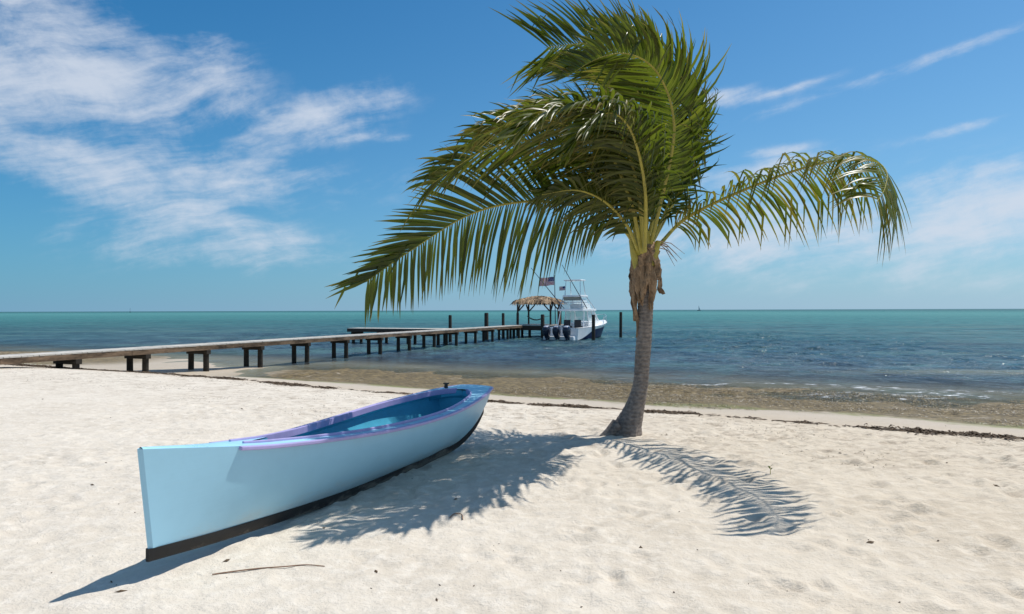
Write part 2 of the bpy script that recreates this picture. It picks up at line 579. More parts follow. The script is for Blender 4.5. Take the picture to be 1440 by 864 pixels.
speck = nt.noise(pos, 38.0, 4.0, 0.75)
c = nt.mix(nt.mul(nt.mr(speck, 0.70, 0.75), 0.40), c, (0.30, 0.23, 0.17))
# faint greyish-brown scraps of old weed between boat and tide line
old = nt.noise(nt.vmul(pos, (1.3, 3.2, 1.0)), 2.1, 8.0, 0.82)
oldm = nt.mul(nt.mr(old, 0.515, 0.57), nt.mul(nt.mr(se, 5.4, 8.6), 0.62))
c = nt.mix(oldm, c, (0.36, 0.29, 0.22))
# damp sand below the tide line
c = nt.mix(nt.mr(se, 10.2, 11.6, 0, 0.8), c, (0.50, 0.415, 0.315))
# washed-up seagrass
algn = nt.noise(pos, 6.0, 6.0, 0.72)
alg_c = nt.mix(nt.mr(algn, 0.35, 0.65), (0.075, 0.050, 0.016), (0.25, 0.18, 0.075))
green = nt.mul(nt.mr(se, 14.8, 13.3), nt.mr(edge, 0.42, 0.55))
alg_c = nt.mix(green, alg_c, (0.22, 0.225, 0.065))
algm = nt.mul(nt.mr(se, 13.0, 13.9), nt.mr(se, 25.0, 20.5))
algm = nt.mul(algm, nt.mr(nt.add(edge2, nt.mul(edge, 0.6)), 0.50, 0.72, 0.30, 1.0))
gx, gy, gz = nt.sep(pos)
algm = nt.mul(algm, nt.math('MAXIMUM', nt.mr(gx, -11.0, -7.5, 0.12, 1.0), nt.mul(nt.mr(gx, -15.0, -18.0), 0.9)))
c = nt.mix(algm, c, alg_c)
nt.l.new(c, p.inputs['Base Color'])
nt.l.new(nt.mr(se, 10.5, 13.0, 0.95, 0.55), p.inputs['Roughness'])
p.inputs['Specular IOR Level'].default_value = 0.2
mid2 = nt.noise(nt.vmul(pos, (1.0, 1.5, 1.0)), 21.0, 5.0, 0.65)
b1 = nt.bump(nt.add(nt.mul(mid, 0.7), nt.add(nt.mul(speck, 0.25), nt.mul(mid2, 0.55))), 0.9, 0.026)
b2 = nt.bump(grain, 0.3, 0.002, b1)
nt.l.new(b2, p.inputs['Normal'])
M['sand'] = m

xs = graded(-5.2, 7.6, 0.030, -4000, 4000, 1.045)
ys = graded(2.9, 10.6, 0.030, -4000, 420, 1.045)
X, Y = np.meshgrid(xs, ys)
Z = macro(X, Y)
S = shore_s(X, Y)
dry = 1 - 0.75 * sstep(9.5, 12.5, S)
near = np.exp(-(np.maximum(0, np.hypot(X, Y - 6) - 10) / 14.0) ** 2)
lump = fbm(X * 0.55, Y * 0.75, 2, 5) * 0.011 + fbm(X * 3.6 + 3, Y * 5.2, 3, 9) * 0.0085
fine_amp = 0.35 + 0.65 * sstep(-0.5, 0.5, fbm(X * 0.4, Y * 0.4, 2, 61))
lump = lump + fbm(X * 11.0, Y * 15.0, 2, 91) * 0.0030
lump = lump + (np.abs(fbm(X * 6.5 + Y * 2.2, Y * 10.0 - X * 2.0, 2, 15)) - 0.35) * -0.013 * fine_amp
# old footprints, softened by the wind
foot = np.zeros_like(Z)
NF = 2000
fxs = rng.uniform(-6, 8.6, NF); fys = rng.uniform(2.7, 11.0, NF) ** 1.0
for i in range(NF):
    r1 = rng.uniform(0.038, 0.08); r2 = r1 * rng.uniform(1.2, 2.1); th = rng.uniform(0, math.pi)
    dep = rng.uniform(0.005, 0.022)
    if fxs[i] < 0.2: dep *= 0.55
    i0, i1 = np.searchsorted(xs, [fxs[i] - 0.4, fxs[i] + 0.4]); j0, j1 = np.searchsorted(ys, [fys[i] - 0.4, fys[i] + 0.4])
    ax = X[j0:j1, i0:i1] - fxs[i]; ay = Y[j0:j1, i0:i1] - fys[i]
    u = (ax * math.cos(th) + ay * math.sin(th)) / r1; v = (-ax * math.sin(th) + ay * math.cos(th)) / r2
    d2 = u * u + v * v
    foot[j0:j1, i0:i1] += dep * (-1.0 * np.exp(-d2 * 0.9) + 0.55 * np.exp(-((np.sqrt(d2) - 1.7) / 0.55) ** 2))
Z = Z + (lump + foot) * dry * near * (1 - 0.5 * np.exp(-(((X + 2.0) / 1.2) ** 2 + ((Y - 3.9) / 0.9) ** 2)))
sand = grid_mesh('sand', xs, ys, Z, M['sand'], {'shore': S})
tag(sand, 'pale cream beach sand with soft footprints sloping to the sea', kind='structure')
SAND_Z = Z


def sand_z(x, y):
    i = min(max(int(np.searchsorted(xs, x)) - 1, 0), len(xs) - 2); j = min(max(int(np.searchsorted(ys, y)) - 1, 0), len(ys) - 2)
    u = (x - xs[i]) / (xs[i + 1] - xs[i]); v = (y - ys[j]) / (ys[j + 1] - ys[j])
    return float((Z[j, i] * (1 - u) + Z[j, i + 1] * u) * (1 - v) + (Z[j + 1, i] * (1 - u) + Z[j + 1, i + 1] * u) * v)


# ------------------------------------------------------------------ sea
m, nt, p = mat('sea_water')
geo = nt.node('ShaderNodeNewGeometry')
pos = geo.outputs['Position']
gx, gy, gz = nt.sep(pos)
dep = nt.node('ShaderNodeAttribute', attribute_name='depth').outputs['Fac']
rad = nt.math('SQRT', nt.add(nt.mul(gx, gx), nt.mul(gy, gy)))
lg = nt.math('LOGARITHM', rad, 10.0)
patch = nt.noise(nt.xyz(nt.mul(gx, 0.016), nt.mul(gy, 0.05), 0.0), 1.0, 5.0, 0.6, 0.5)
patch2 = nt.noise(nt.xyz(nt.mul(gx, 0.05), nt.mul(gy, 0.11), 4.0), 1.0, 5.0, 0.62, 0.5)
xr = nt.math('DIVIDE', gx, rad)
lgw = nt.add(lg, nt.add(nt.mul(nt.sub(patch, 0.5), 0.42), nt.mul(xr, 0.22)))
ramp = nt.node('ShaderNodeValToRGB')
cr = ramp.color_ramp
cr.interpolation = 'EASE'
stops = [(0.0, (0.150, 0.135, 0.115)), (0.07, (0.095, 0.100, 0.105)), (0.13, (0.056, 0.080, 0.102)), (0.21, (0.036, 0.085, 0.107)), (0.30, (0.036, 0.112, 0.127)),
         (0.40, (0.040, 0.150, 0.160)), (0.52, (0.052, 0.195, 0.198)), (0.72, (0.072, 0.240, 0.236)), (0.90, (0.042, 0.165, 0.170)), (1.0, (0.030, 0.125, 0.140))]
while len(cr.elements) < len(stops): cr.elements.new(0.5)
for e, (pp, cc) in zip(cr.elements, stops):
    e.position = pp; e.color = (*cc, 1)
nt.l.new(nt.mr(lgw, 1.28, 3.3, smooth=False), ramp.inputs[0])
wc = ramp.outputs[0]
midband = nt.mul(nt.mr(lg, 1.35, 1.5), nt.mr(lg, 2.3, 2.0))
wc = nt.mix(nt.mul(nt.mul(nt.mr(patch2, 0.52, 0.62), midband), 0.65), wc, (0.080, 0.160, 0.150))
wc = nt.mix(nt.mul(nt.mul(nt.mr(patch2, 0.45, 0.34), midband), 0.5), wc, (0.010, 0.030, 0.055))
rip = nt.noise(nt.xyz(nt.mul(gx, 0.42), nt.mul(gy, 0.30), 12.0), 1.0, 7.0, 0.72, 0.4)
ripm = nt.mr(lg, 2.9, 2.0, 0.25, 1.0)
wc = nt.mix(nt.mul(nt.mul(nt.mr(rip, 0.50, 0.36), ripm), 0.60), wc, (0.014, 0.036, 0.056))
wc = nt.mix(nt.mul(nt.mul(nt.mr(rip, 0.50, 0.66), ripm), 0.75), wc, (0.085, 0.175, 0.19))
shoal = nt.add(nt.math('POWER', nt.mul(nt.sub(gx, 17.5), 0.16), 2.0), nt.math('POWER', nt.mul(nt.add(nt.sub(gy, 25.2), nt.mul(gx, 0.02)), 0.85), 2.0))
wc = nt.mix(nt.mul(nt.math('EXPONENT', nt.mul(shoal, -1.0)), nt.mr(patch2, 0.35, 0.6, 0.3, 0.9)), wc, (0.17, 0.18, 0.135))
# foam at the very edge and a few whitecaps
fn = nt.noise(nt.vmul(pos, (1.0, 2.0, 1.0)), 2.2, 6.0, 0.7, 0.6)
fb = nt.noise(pos, 0.45, 2.0, 0.5)
foam = nt.mul(nt.mr(nt.sub(fn, nt.mul(nt.mr(dep, 0.0, 0.20), 0.30)), 0.54, 0.62), nt.mr(fb, 0.36, 0.55))
foam = nt.mul(nt.mul(foam, nt.mr(dep, 0.34, 0.14)), 0.5)
lip = nt.mul(nt.mul(nt.mr(dep, 0.05, 0.07), nt.mr(dep, 0.10, 0.085)), nt.mul(nt.mr(fn, 0.50, 0.62), nt.mr(gx, -2.0, 8.0, 0.15, 1.0)))
foam = nt.math('MAXIMUM', foam, lip)
cap = nt.noise(nt.xyz(nt.mul(gx, 0.55), nt.mul(gy, 1.1), 2.0), 1.0, 6.0, 0.72, 0.4)
caps_ = nt.mul(nt.mr(cap, 0.69, 0.73), nt.mr(lg, 2.5, 1.9))
foam = nt.math('MAXIMUM', foam, nt.mul(caps_, 0.7))
wc = nt.mix(foam, wc, (0.72, 0.74, 0.75))
wv1 = nt.noise(nt.xyz(nt.mul(gx, 0.62), nt.mul(gy, 0.62), 0.0), 1.0, 4.0, 0.6, 0.5)
wv2 = nt.noise(nt.xyz(nt.mul(gx, 2.4), nt.mul(gy, 3.0), 3.0), 1.0, 4.0, 0.6, 0.4)
wv3 = nt.noise(nt.xyz(nt.mul(gx, 0.15), nt.mul(gy, 0.13), 7.0), 1.0, 3.0, 0.6, 0.4)
bn = nt.bump(wv3, 1.0, 0.9)
bn = nt.bump(wv1, 1.0, 0.50, bn)
bn = nt.bump(wv2, 1.0, 0.10, bn)
nt.n.remove(p)
dif = nt.node('ShaderNodeBsdfDiffuse'); nt.l.new(wc, dif.inputs['Color']); nt.l.new(bn, dif.inputs['Normal'])
glo = nt.node('ShaderNodeBsdfGlossy'); nt.l.new(bn, glo.inputs['Normal'])
nt.l.new(nt.mr(lg, 1.3, 2.6, 0.08, 0.30), glo.inputs['Roughness'])
fre = nt.node('ShaderNodeFresnel'); fre.inputs['IOR'].default_value = 1.33; nt.l.new(bn, fre.inputs['Normal'])
body = nt.node('ShaderNodeMixShader')
# wave slopes hide most of the grazing mirror reflection, more so far out
nt.l.new(nt.mul(nt.mul(fre.outputs[0], nt.mr(lg, 1.3, 2.4, 0.85, 0.22)), nt.sub(1.0, foam)), body.inputs[0])
nt.l.new(dif.outputs[0], body.inputs[1]); nt.l.new(glo.outputs[0], body.inputs[2])
tr = nt.node('ShaderNodeBsdfTransparent')
tr.inputs['Color'].default_value = (0.80, 0.86, 0.84, 1)
mx = nt.node('ShaderNodeMixShader')
opa = nt.mr(dep, 0.0, 0.26, 0.22, 1.0)
nt.l.new(nt.math('MAXIMUM', opa, foam), mx.inputs[0])
nt.l.new(tr.outputs[0], mx.inputs[1]); nt.l.new(body.outputs[0], mx.inputs[2])
nt.l.new(mx.outputs[0], nt.n['Material Output'].inputs['Surface'])
M['sea'] = m

wxs = graded(-16, 20, 0.13, -60000, 60000, 1.06)
wys = graded(12.5, 64, 0.12, 11.9, 60000, 1.05)
WX, WY = np.meshgrid(wxs, wys)
fade = np.exp(-(np.maximum(0, np.abs(WX - 2) - 17) / 14) ** 2) * np.exp(-(np.maximum(0, WY - 62) / 40) ** 2)
wave = np.zeros_like(WX)
for k in range(26):
    lam = rng.uniform(0.45, 2.3); a = rng.normal(-1.95, 0.42); ph = rng.uniform(0, 6.28)
    kx, ky = math.cos(a) * 2 * math.pi / lam, math.sin(a) * 2 * math.pi / lam
    warpn = fbm(WX * 0.10, WY * 0.10, 2, 200 + k) * 1.6
    wave += lam * 0.0105 * np.sin(kx * WX + ky * WY + ph + warpn) * (0.6 + 0.6 * vnoise(WX * 0.14, WY * 0.2, 300 + k))
WD = WATER_Z - macro(WX, WY)
wave = wave * fade * (0.12 + 0.88 * sstep(0.02, 0.5, WD))
water = grid_mesh('water', wxs, wys, WATER_Z + wave, M['sea'], {'depth': WD})
tag(water, 'rippled shallow sea turning from dark blue to turquoise at the horizon', kind='structure')

# ------------------------------------------------------------------ pier
P0 = Vector((-13.8, 18.4, 0)); P1 = Vector((0.875, 56.0, 0))
PD = (P1 - P0).normalized()
PN = Vector((-PD.y, PD.x, 0))          # to the far (left) side
PRZ = math.atan2(PD.y, PD.x) - math.pi / 2
PLEN = (P1 - P0).length
DECK_Z = 0.275
PW = 1.02


def pp(t, n, z):
    return P0 + PD * (t * PLEN) + PN * n + Vector((0, 0, z))


def local_child(o, root):
    o.parent = root
    o.matrix_parent_inverse = Matrix.Translation(root.location).inverted() if root.rotation_euler.z == 0 else root.matrix_basis.inverted()
    return o


pier = empty('pier', (P0.x + PD.x * 8, P0.y + PD.y * 8, terr(P0.x + PD.x * 8, P0.y + PD.y * 8)))
tag(pier, 'long weathered wooden pier on dark piles running from the beach to the hut', 'pier')
mb = MB(); T0 = -0.30; t = T0
L = (1 - T0) * PLEN
npl = int(L / 0.16)
for i in range(npl):
    d = T0 * PLEN + (i + 0.5) * L / npl
    c0 = P0 + PD * d + PN * (PW / 2) + Vector((0, 0, DECK_Z - 0.02 + random.uniform(-0.004, 0.004)))
    mb.box(c0, (PW + random.uniform(-0.02, 0.03), 0.148, 0.04), PRZ + random.uniform(-0.008, 0.008))
# the head of the pier, planks the same way
HA = Vector((0.50, 56.35, 0))           # near left corner of the head
for i in range(26):
    c0 = HA + PD * (0.08 + i * 0.17) - PN * 1.0 + Vector((0, 0, DECK_Z - 0.024 + random.uniform(-0.004, 0.004)))
    mb.box(c0, (3.55, 0.158, 0.04), PRZ)
local_child(mb.build('deck', M['deck_wood']), pier)
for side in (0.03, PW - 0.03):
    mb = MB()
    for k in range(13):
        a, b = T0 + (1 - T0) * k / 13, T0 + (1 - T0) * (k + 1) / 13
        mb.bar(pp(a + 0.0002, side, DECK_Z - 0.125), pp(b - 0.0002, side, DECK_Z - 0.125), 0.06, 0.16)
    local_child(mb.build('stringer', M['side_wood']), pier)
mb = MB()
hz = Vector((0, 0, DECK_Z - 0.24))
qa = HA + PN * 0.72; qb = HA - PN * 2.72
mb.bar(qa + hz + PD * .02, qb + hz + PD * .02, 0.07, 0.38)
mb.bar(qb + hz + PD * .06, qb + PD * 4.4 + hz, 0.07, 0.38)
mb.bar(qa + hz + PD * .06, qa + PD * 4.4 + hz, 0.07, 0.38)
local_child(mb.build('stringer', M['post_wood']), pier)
bents = [-0.01, 0.055, 0.115, 0.179, 0.249, 0.3225, 0.396, 0.472, 0.5475, 0.6227, 0.699, 0.774, 0.849, 0.924, 0.985]
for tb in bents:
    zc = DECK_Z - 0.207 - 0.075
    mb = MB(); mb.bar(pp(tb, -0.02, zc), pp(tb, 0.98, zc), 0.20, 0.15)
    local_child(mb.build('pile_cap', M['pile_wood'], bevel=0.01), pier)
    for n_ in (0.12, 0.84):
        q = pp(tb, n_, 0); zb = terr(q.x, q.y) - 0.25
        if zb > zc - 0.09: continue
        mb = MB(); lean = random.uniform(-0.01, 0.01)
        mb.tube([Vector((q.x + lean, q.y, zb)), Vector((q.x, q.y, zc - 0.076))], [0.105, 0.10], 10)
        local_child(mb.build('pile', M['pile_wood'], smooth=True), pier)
for a_, n_ in ((0.3, -2.4), (0.3, -0.9), (0.3, 0.5), (2.3, -2.4), (2.3, 0.5), (4.2, -2.4), (4.2, -0.9), (4.2, 0.5)):
    q = HA + PD * a_ + PN * n_; mb = MB()
    mb.tube([Vector((q.x, q.y, -2.0)), Vector((q.x, q.y, DECK_Z - 0.06))], 0.12, 10)
    local_child(mb.build('pile', M['pile_wood'], smooth=True), pier)

# side dock
SD = P0 + PD * (0.707 * PLEN) + PN * (PW + 0.06)
dock = empty('finger_dock', (SD.x, SD.y, WATER_Z))
tag(dock, 'low side dock branching off left from the far side of the long pier', 'dock')
mb = MB()
for i in range(48):
    c0 = SD + PN * (0.08 + i * 0.16) + PD * 0.6 + Vector((0, 0, DECK_Z - 0.02))
    mb.box(c0, (0.15, 1.4, 0.04), PRZ)
local_child(mb.build('deck', M['deck_wood']), dock)
mb = MB()
for off in (-0.04, 1.24):
    mb.bar(SD + PN * 0.02 + PD * off + Vector((0, 0, DECK_Z - .15)), SD + PN * 7.7 + PD * off + Vector((0, 0, DECK_Z - .15)), 0.07, 0.22)
local_child(mb.build('stringer', M['post_wood']), dock)
for a_ in (0.6, 2.9, 5.2, 7.3):
    mb = MB(); c0 = SD + PN * a_
    mb.bar(c0 + PD * -0.02 + Vector((0, 0, DECK_Z - .34)), c0 + PD * 1.22 + Vector((0, 0, DECK_Z - .34)), 0.2, 0.15)
    local_child(mb.build('pile_cap', M['pile_wood']), dock)
    for off in (0.12, 1.08):
        q = c0 + PD * off; mb = MB()
        mb.tube([Vector((q.x, q.y, -2.0)), Vector((q.x, q.y, DECK_Z - .42))], 0.11, 10)
        local_child(mb.build('pile', M['pile_wood'], smooth=True), dock)

# ------------------------------------------------------------------ mooring posts
posts = [
    (633, 443, 48.6, 0.115, 'dark mooring post just right of the low side dock, leftmost of all the posts'),
    (684, 440, 53.4, 0.16, 'thick dark mooring post behind the walkway well left of the hut'),
    (707.5, 440.5, 55.5, 0.115, 'thin dark mooring post between the thick post and the hut'),
    (728, 440, 60.6, 0.115, 'dark mooring post behind the two left hut posts'),
    (763, 442.5, 54.3, 0.15, 'thick dark mooring post in front of the hut beside the outboard motors'),
    (834.5, 443, 51.8, 0.13, 'dark mooring post standing against the side of the white motorboat'),
    (873, 439.5, 57.0, 0.12, 'lone dark mooring post in open water between motorboat and palm trunk'),
    (786, 432.5, 57.4, 0.13, 'reddish brown mooring post at the right corner of the hut'),
]
for i, (px, py, D, r_, lab) in enumerate(posts):
    q = at(px, py, D); mb = MB()
    z0 = -2.1
    lean = random.uniform(-0.04, 0.04)
    mb.tube([Vector((q.x - lean, q.y, z0)), Vector((q.x, q.y, q.z - 0.05)), Vector((q.x, q.y, q.z))], [r_ * 1.08, r_, r_ * 0.8], 12)
    o = mb.build('mooring_post', M['brown_post'] if 'brown' in lab else M['pile_wood'], smooth=True)
    tag(o, lab, 'post', 'mooring posts round the end of the pier')

# ------------------------------------------------------------------ thatched hut
HF = HA + PD * 1.1 + PN * 0.45          # front left post
hut = empty('thatched_hut', (HF.x - PN.x * 1.45, HF.y - PN.y * 1.45, DECK_Z))
tag(hut, 'open hut with ragged palm thatch roof on wooden posts at the pier end', 'hut')
HW, HD = 2.9, 2.7
hp = [HF, HF - PN * HW, HF + PD * HD, HF - PN * HW + PD * HD]
TOP = 1.98
for i, q in enumerate(hp):
    mb = MB(); mb.bar(q + Vector((0, 0, DECK_Z)), q + Vector((0, 0, TOP)), 0.15 if i != 3 else 0.22, 0.15 if i != 3 else 0.22)
    local_child(mb.build('post', M['post_wood'], bevel=0.01), hut)
for a_, b_ in ((0, 1), (2, 3), (0, 2), (1, 3)):
    z_ = TOP + 0.06 + (0.1 if abs(a_ - b_) == 2 else 0)
    mb = MB(); mb.bar(hp[a_] + Vector((0, 0, z_)), hp[b_] + Vector((0, 0, z_)), 0.11, 0.11)
    local_child(mb.build('beam', M['post_wood']), hut)
    d = (hp[b_] - hp[a_]).normalized()
    for e, s_ in ((a_, 1), (b_, -1)):
        mb = MB()
        mb.bar(hp[e] + Vector((0, 0, TOP - 0.55)) + d * s_ * 0.08, hp[e] + d * s_ * 0.58 + Vector((0, 0, TOP - 0.02)), 0.09, 0.09)
        local_child(mb.build('brace', M['post_wood']), hut)
hc = (hp[0] + hp[3]) / 2
mb = MB(); rn = []


def roof_z(u, v):
    return 2.20 + 0.40 * (1 - max(abs(u) / 1.7, abs(v) / 1.7) ** 1.8) 


def strip(mb, pts, wds, nrm, val, rn):
    """a thin ribbon along pts"""
    vs_ = []
    for i, p_ in enumerate(pts):
        T = (pts[min(i + 1, len(pts) - 1)] - pts[max(0, i - 1)]).normalized()
        s_ = T.cross(nrm).normalized() * wds[i] / 2
        vs_ += [p_ - s_, p_ + s_]
    mb.add(vs_, [(2 * i, 2 * i + 1, 2 * i + 3, 2 * i + 2) for i in range(len(pts) - 1)])
    rn += [val] * len(vs_)


N_ = 16
vs_ = []
for j in range(N_ + 1):
    for i in range(N_ + 1):
        u = -1.68 + 3.36 * i / N_; v = -1.65 + 3.3 * j / N_
        z_ = roof_z(u, v) + 0.07 * mnoise.noise(Vector((u * 3, v * 3, 0)))
        vs_.append(hc - PN * u + PD * v + Vector((0, 0, z_)))
mb.add(vs_, [(j * (N_ + 1) + i, j * (N_ + 1) + i + 1, (j + 1) * (N_ + 1) + i + 1, (j + 1) * (N_ + 1) + i) for j in range(N_) for i in range(N_)])
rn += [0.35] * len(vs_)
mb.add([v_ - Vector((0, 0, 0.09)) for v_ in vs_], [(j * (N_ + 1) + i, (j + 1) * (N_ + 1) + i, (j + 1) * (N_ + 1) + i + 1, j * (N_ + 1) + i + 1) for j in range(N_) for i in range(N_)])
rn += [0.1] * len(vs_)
for k in range(2600):
    u = random.uniform(-1.68, 1.68); v = random.uniform(-1.66, 1.66)
    du = Vector((u, v * 1.05, 0)); ax_u = abs(u) / 1.7 > abs(v) / 1.68
    dirl = (1 if u > 0 else -1, 0) if ax_u else (0, 1 if v > 0 else -1)
    ln = random.uniform(0.2, 0.5)
    pts = []
    jx, jy = random.uniform(-.25, .25), random.uniform(-.25, .25)
    for q_ in range(4):
        uu = u + (dirl[0] + jx) * ln * q_ / 3; vv = v + (dirl[1] + jy) * ln * q_ / 3
        zz = roof_z(uu, vv) if (abs(uu) < 1.7 and abs(vv) < 1.68) else 2.21 - 0.75 * max(abs(uu) - 1.7, abs(vv) - 1.68, 0)
        pts.append(hc - PN * uu + PD * vv + Vector((0, 0, zz + 0.02 + random.uniform(0, 0.12) * (1 - q_ / 3))))
    strip(mb, pts, [0.07, 0.10, 0.08, 0.02], Vector((random.uniform(-.5, .5), random.uniform(-.5, .5), 1)), min(1, max(0, 0.5 + 0.75 * mnoise.noise(Vector((u * 1.6, v * 1.6, 4))) + random.gauss(0, .22))), rn)
ro = mb.build('thatch_roof', M['thatch'])
a = ro.data.attributes.new('rnd', 'FLOAT', 'POINT'); a.data.foreach_set('value', rn)
local_child(ro, hut)

# hammock between the two middle posts
ha, hb_ = at(741, 445.0, 59.6), at(766, 446.0, 57.0)
mb = MB(); rows = []
for i in range(15):
    t = i / 14; c0 = ha.lerp(hb_, t); sag = 0.34 * (1 - (2 * t - 1) ** 2)
    wdt = 0.05 + 0.55 * math.sin(math.pi * t) ** 0.7
    ring_ = []
    for k in range(7):
        q = (k / 6 - 0.5)
        ring_.append(c0 + PD * (q * wdt) + Vector((0, 0, -sag + 0.5 * q * q * wdt)))
    rows.append(ring_)
mb.loft(rows)
hm = mb.build('hammock', M['hammock'], smooth=True)
sm_ = hm.modifiers.new('thickness', 'SOLIDIFY'); sm_.thickness = 0.02
tag(hm, 'slack brown cloth hammock slung between posts under the thatched roof', 'hammock')
for e_, tgt in ((ha, hp[2]), (hb_, hp[1])):
    mb = MB(); mb.tube([e_, Vector((tgt.x, tgt.y, e_.z + 0.10))], 0.018, 6)
    local_child(mb.build('rope', M['rope']), hm).matrix_parent_inverse = Matrix()


# ------------------------------------------------------------------ flags
def flag_mesh(mb, hoist_top, h, l, fly, seed=0.0, stars=True):
    """13 stripes and a canton; fly = unit horizontal direction away from the pole"""
    nrm = Vector((-fly.y, fly.x, 0)); NC = 30

    def pt(u, v):                      # u along the fly 0..1, v down 0..1
        wob = 0.06 * l * u ** 0.7 * math.sin(u * 9 + seed + v * 1.2)
        return hoist_top + fly * (u * l) + nrm * wob + Vector((0, 0, -v * h - 0.10 * l * u * u + 0.02 * l * math.sin(u * 8 + seed)))
    vs_ = [pt(i / NC, j / 13) for j in range(14) for i in range(NC + 1)]
    for j in range(13):
        for i in range(NC):
            mi = 2 if (j < 7 and i < NC * 0.4) else (0 if j % 2 == 0 else 1)
            mb.add([vs_[j * 31 + i], vs_[j * 31 + i + 1], vs_[(j + 1) * 31 + i + 1], vs_[(j + 1) * 31 + i]], [(0, 1, 2, 3)], mi)
    if stars:
        for r_ in range(9):
            for c_ in range(6 - r_ % 2):
                u = 0.4 * (c_ * 2 + 1 + r_ % 2) / 12; v = 7 / 13 * (r_ + 1) / 10
                c0 = pt(u, v)
                for sd in (-1, 1):
                    pv = []
                    for k in range(10):
                        rr = h * 0.026 * (1 if k % 2 == 0 else 0.4); an = math.pi / 2 + k * math.pi / 5
                        pv.append(c0 + fly * (math.cos(an) * rr) + Vector((0, 0, math.sin(an) * rr)) + nrm * (sd * 0.006))
                    mb.add(pv, [tuple(range(10))], 1)


FL = [M['flag_red'], M['flag_white'], M['flag_blue']]
fb_ = at(781, 457, 60.4); ft = at(780, 388.5, 60.4)
fp = empty('flagpole', (fb_.x, fb_.y, DECK_Z))
tag(fp, 'tall thin pole with large striped flag flying left above the hut', 'flagpole')
mb = MB(); mb.tube([Vector((fb_.x, fb_.y, DECK_Z)), ft], [0.045, 0.03], 8); mb.box(ft + Vector((0, 0, 0.03)), (0.09, 0.09, 0.06))
local_child(mb.build('pole', M['dark_tube'], smooth=True), fp)
mb = MB(); flag_mesh(mb, ft + Vector((-0.04, 0, -0.10)), 0.72, 1.38, Vector((-0.96, -0.28, 0)).normalized(), 0.4)
local_child(mb.build('flag', FL), fp)

# ------------------------------------------------------------------ motorboat (local: +y bow, z = 0 waterline)
mboat = empty('motorboat', (3.72, 52.0, WATER_Z), R(-27))
tag(mboat, 'white and navy fishing motorboat with tall tower and three outboards moored beside the hut', 'motorboat')
BL, BH = 9.3, 1.5


def hull_sec(t):
    hb = float(curve1([(0, 1.42), (0.3, 1.52), (0.6, 1.42), (0.8, 1.0), (0.93, 0.45), (1.0, 0.06)], t)[0])
    zs = 0.92 + 0.10 * t + 0.42 * t * t
    zn = 0.02 + (zs - 0.24) * float(sstep(-0.02, 0.42, t)) * 0.95
    chx = hb * (0.88 - 0.35 * t * t)
    y = t * BL
    fl = 0.95 * t ** 3
    return [(0.0, y - 0.6 * t ** 3, -0.45 + 0.35 * t ** 3), (chx * 0.9, y - 0.25 * t ** 3, -0.05 + 0.15 * t), (chx + (hb - chx) * 0.6, y + fl * .3, zn), (hb, y + fl * .6, zs - 0.10), (hb + 0.02, y + fl * .6, zs)]


st = [hull_sec(i / 24) for i in range(25)]
mbw = MB(); mbn = MB()
for sgn in (1, -1):
    rs = [[(sgn * a, b, c) for a, b, c in s_] for s_ in st]
    mbn.loft([r_[0:3] for r_ in rs])
    mbw.loft([r_[2:5] for r_ in rs])
mbw.add([(s_[0], s_[1], s_[2]) for s_ in st[0]] + [(-s_[0], s_[1], s_[2]) for s_ in st[0][::-1]][:-1], [tuple(range(9))])
mbw.build('hull', M['gel_white'], mboat, smooth=True)
mbn.build('hull_side', M['navy'], mboat, smooth=True)
mb = MB()
mb.loft([[(-(s_[4][0] - 0.02), s_[4][1], s_[4][2] - 0.03), (s_[4][0] - 0.02, s_[4][1], s_[4][2] - 0.03)] for s_ in st[10:]])
mb.loft([[(-(s_[4][0] - 0.3), s_[4][1], 0.35), (s_[4][0] - 0.3, s_[4][1], 0.35)] for s_ in st[0:11]])
for sgn in (1, -1):
    mb.loft([[(sgn * (s_[4][0] - 0.005), s_[4][1], s_[4][2] + 0.02), (sgn * (s_[4][0] - 0.3), s_[4][1], s_[4][2] + 0.02), (sgn * (s_[4][0] - 0.3), s_[4][1], 0.35)] for s_ in st[0:11]])
s0 = st[0][4]
mb.box((-0.95, 0.32, 0.62), (0.85, 0.55, 0.56)); mb.box((0.95, 0.32, 0.62), (0.85, 0.55, 0.56)); mb.box((0, 0.36, 0.52), (1.04, 0.48, 0.36))
mb.build('deck', M['gel_white'], mboat)
# swim bracket under the engines
mb = MB(); mb.box((0, -0.28, 0.16), (2.5, 0.50, 0.30)); mb.build('engine_bracket', M['gel_white'], mboat, bevel=0.05)
for ex in (-0.82, 0.0, 0.82):
    rings = []
    for z_, wx, y0, y1 in ((0.18, .14, -.92, -.52), (0.40, .20, -1.10, -.46), (0.62, .25, -1.22, -.44), (0.86, .255, -1.22, -.46), (1.02, .22, -1.15, -.50), (1.12, .12, -1.0, -.6)):
        cy_, ry = (y0 + y1) / 2, (y1 - y0) / 2
        rings.append([(ex + wx * math.copysign(abs(math.cos(a_)) ** .6, math.cos(a_)), cy_ + ry * math.copysign(abs(math.sin(a_)) ** .6, math.sin(a_)), z_) for a_ in [2 * math.pi * k / 16 for k in range(16)]])
    mb = MB(); mb.loft(rings, True, 0, True)
    en = mb.build('outboard_motor', M['engine'], mboat, smooth=True)
    mb = MB(); mb.loft([[(ex + .9 * (x_ - ex), y_, z_ + .012) for x_, y_, z_ in rings[-2]], [(ex + (x_ - ex), y_, z_ + .015) for x_, y_, z_ in rings[-1]]], True, 0, True)
    mb.build('cowling_top', M['engine_grey'], en, smooth=True)
    mb = MB(); mb.box((ex, -0.78, -0.12), (0.13, 0.30, 0.64)); mb.box((ex, -0.82, -0.42), (0.30, 0.44, 0.03)); mb.box((ex, -0.52, 0.30), (0.22, 0.16, 0.5))
    mb.build('lower_leg', M['engine'], en, bevel=0.02)
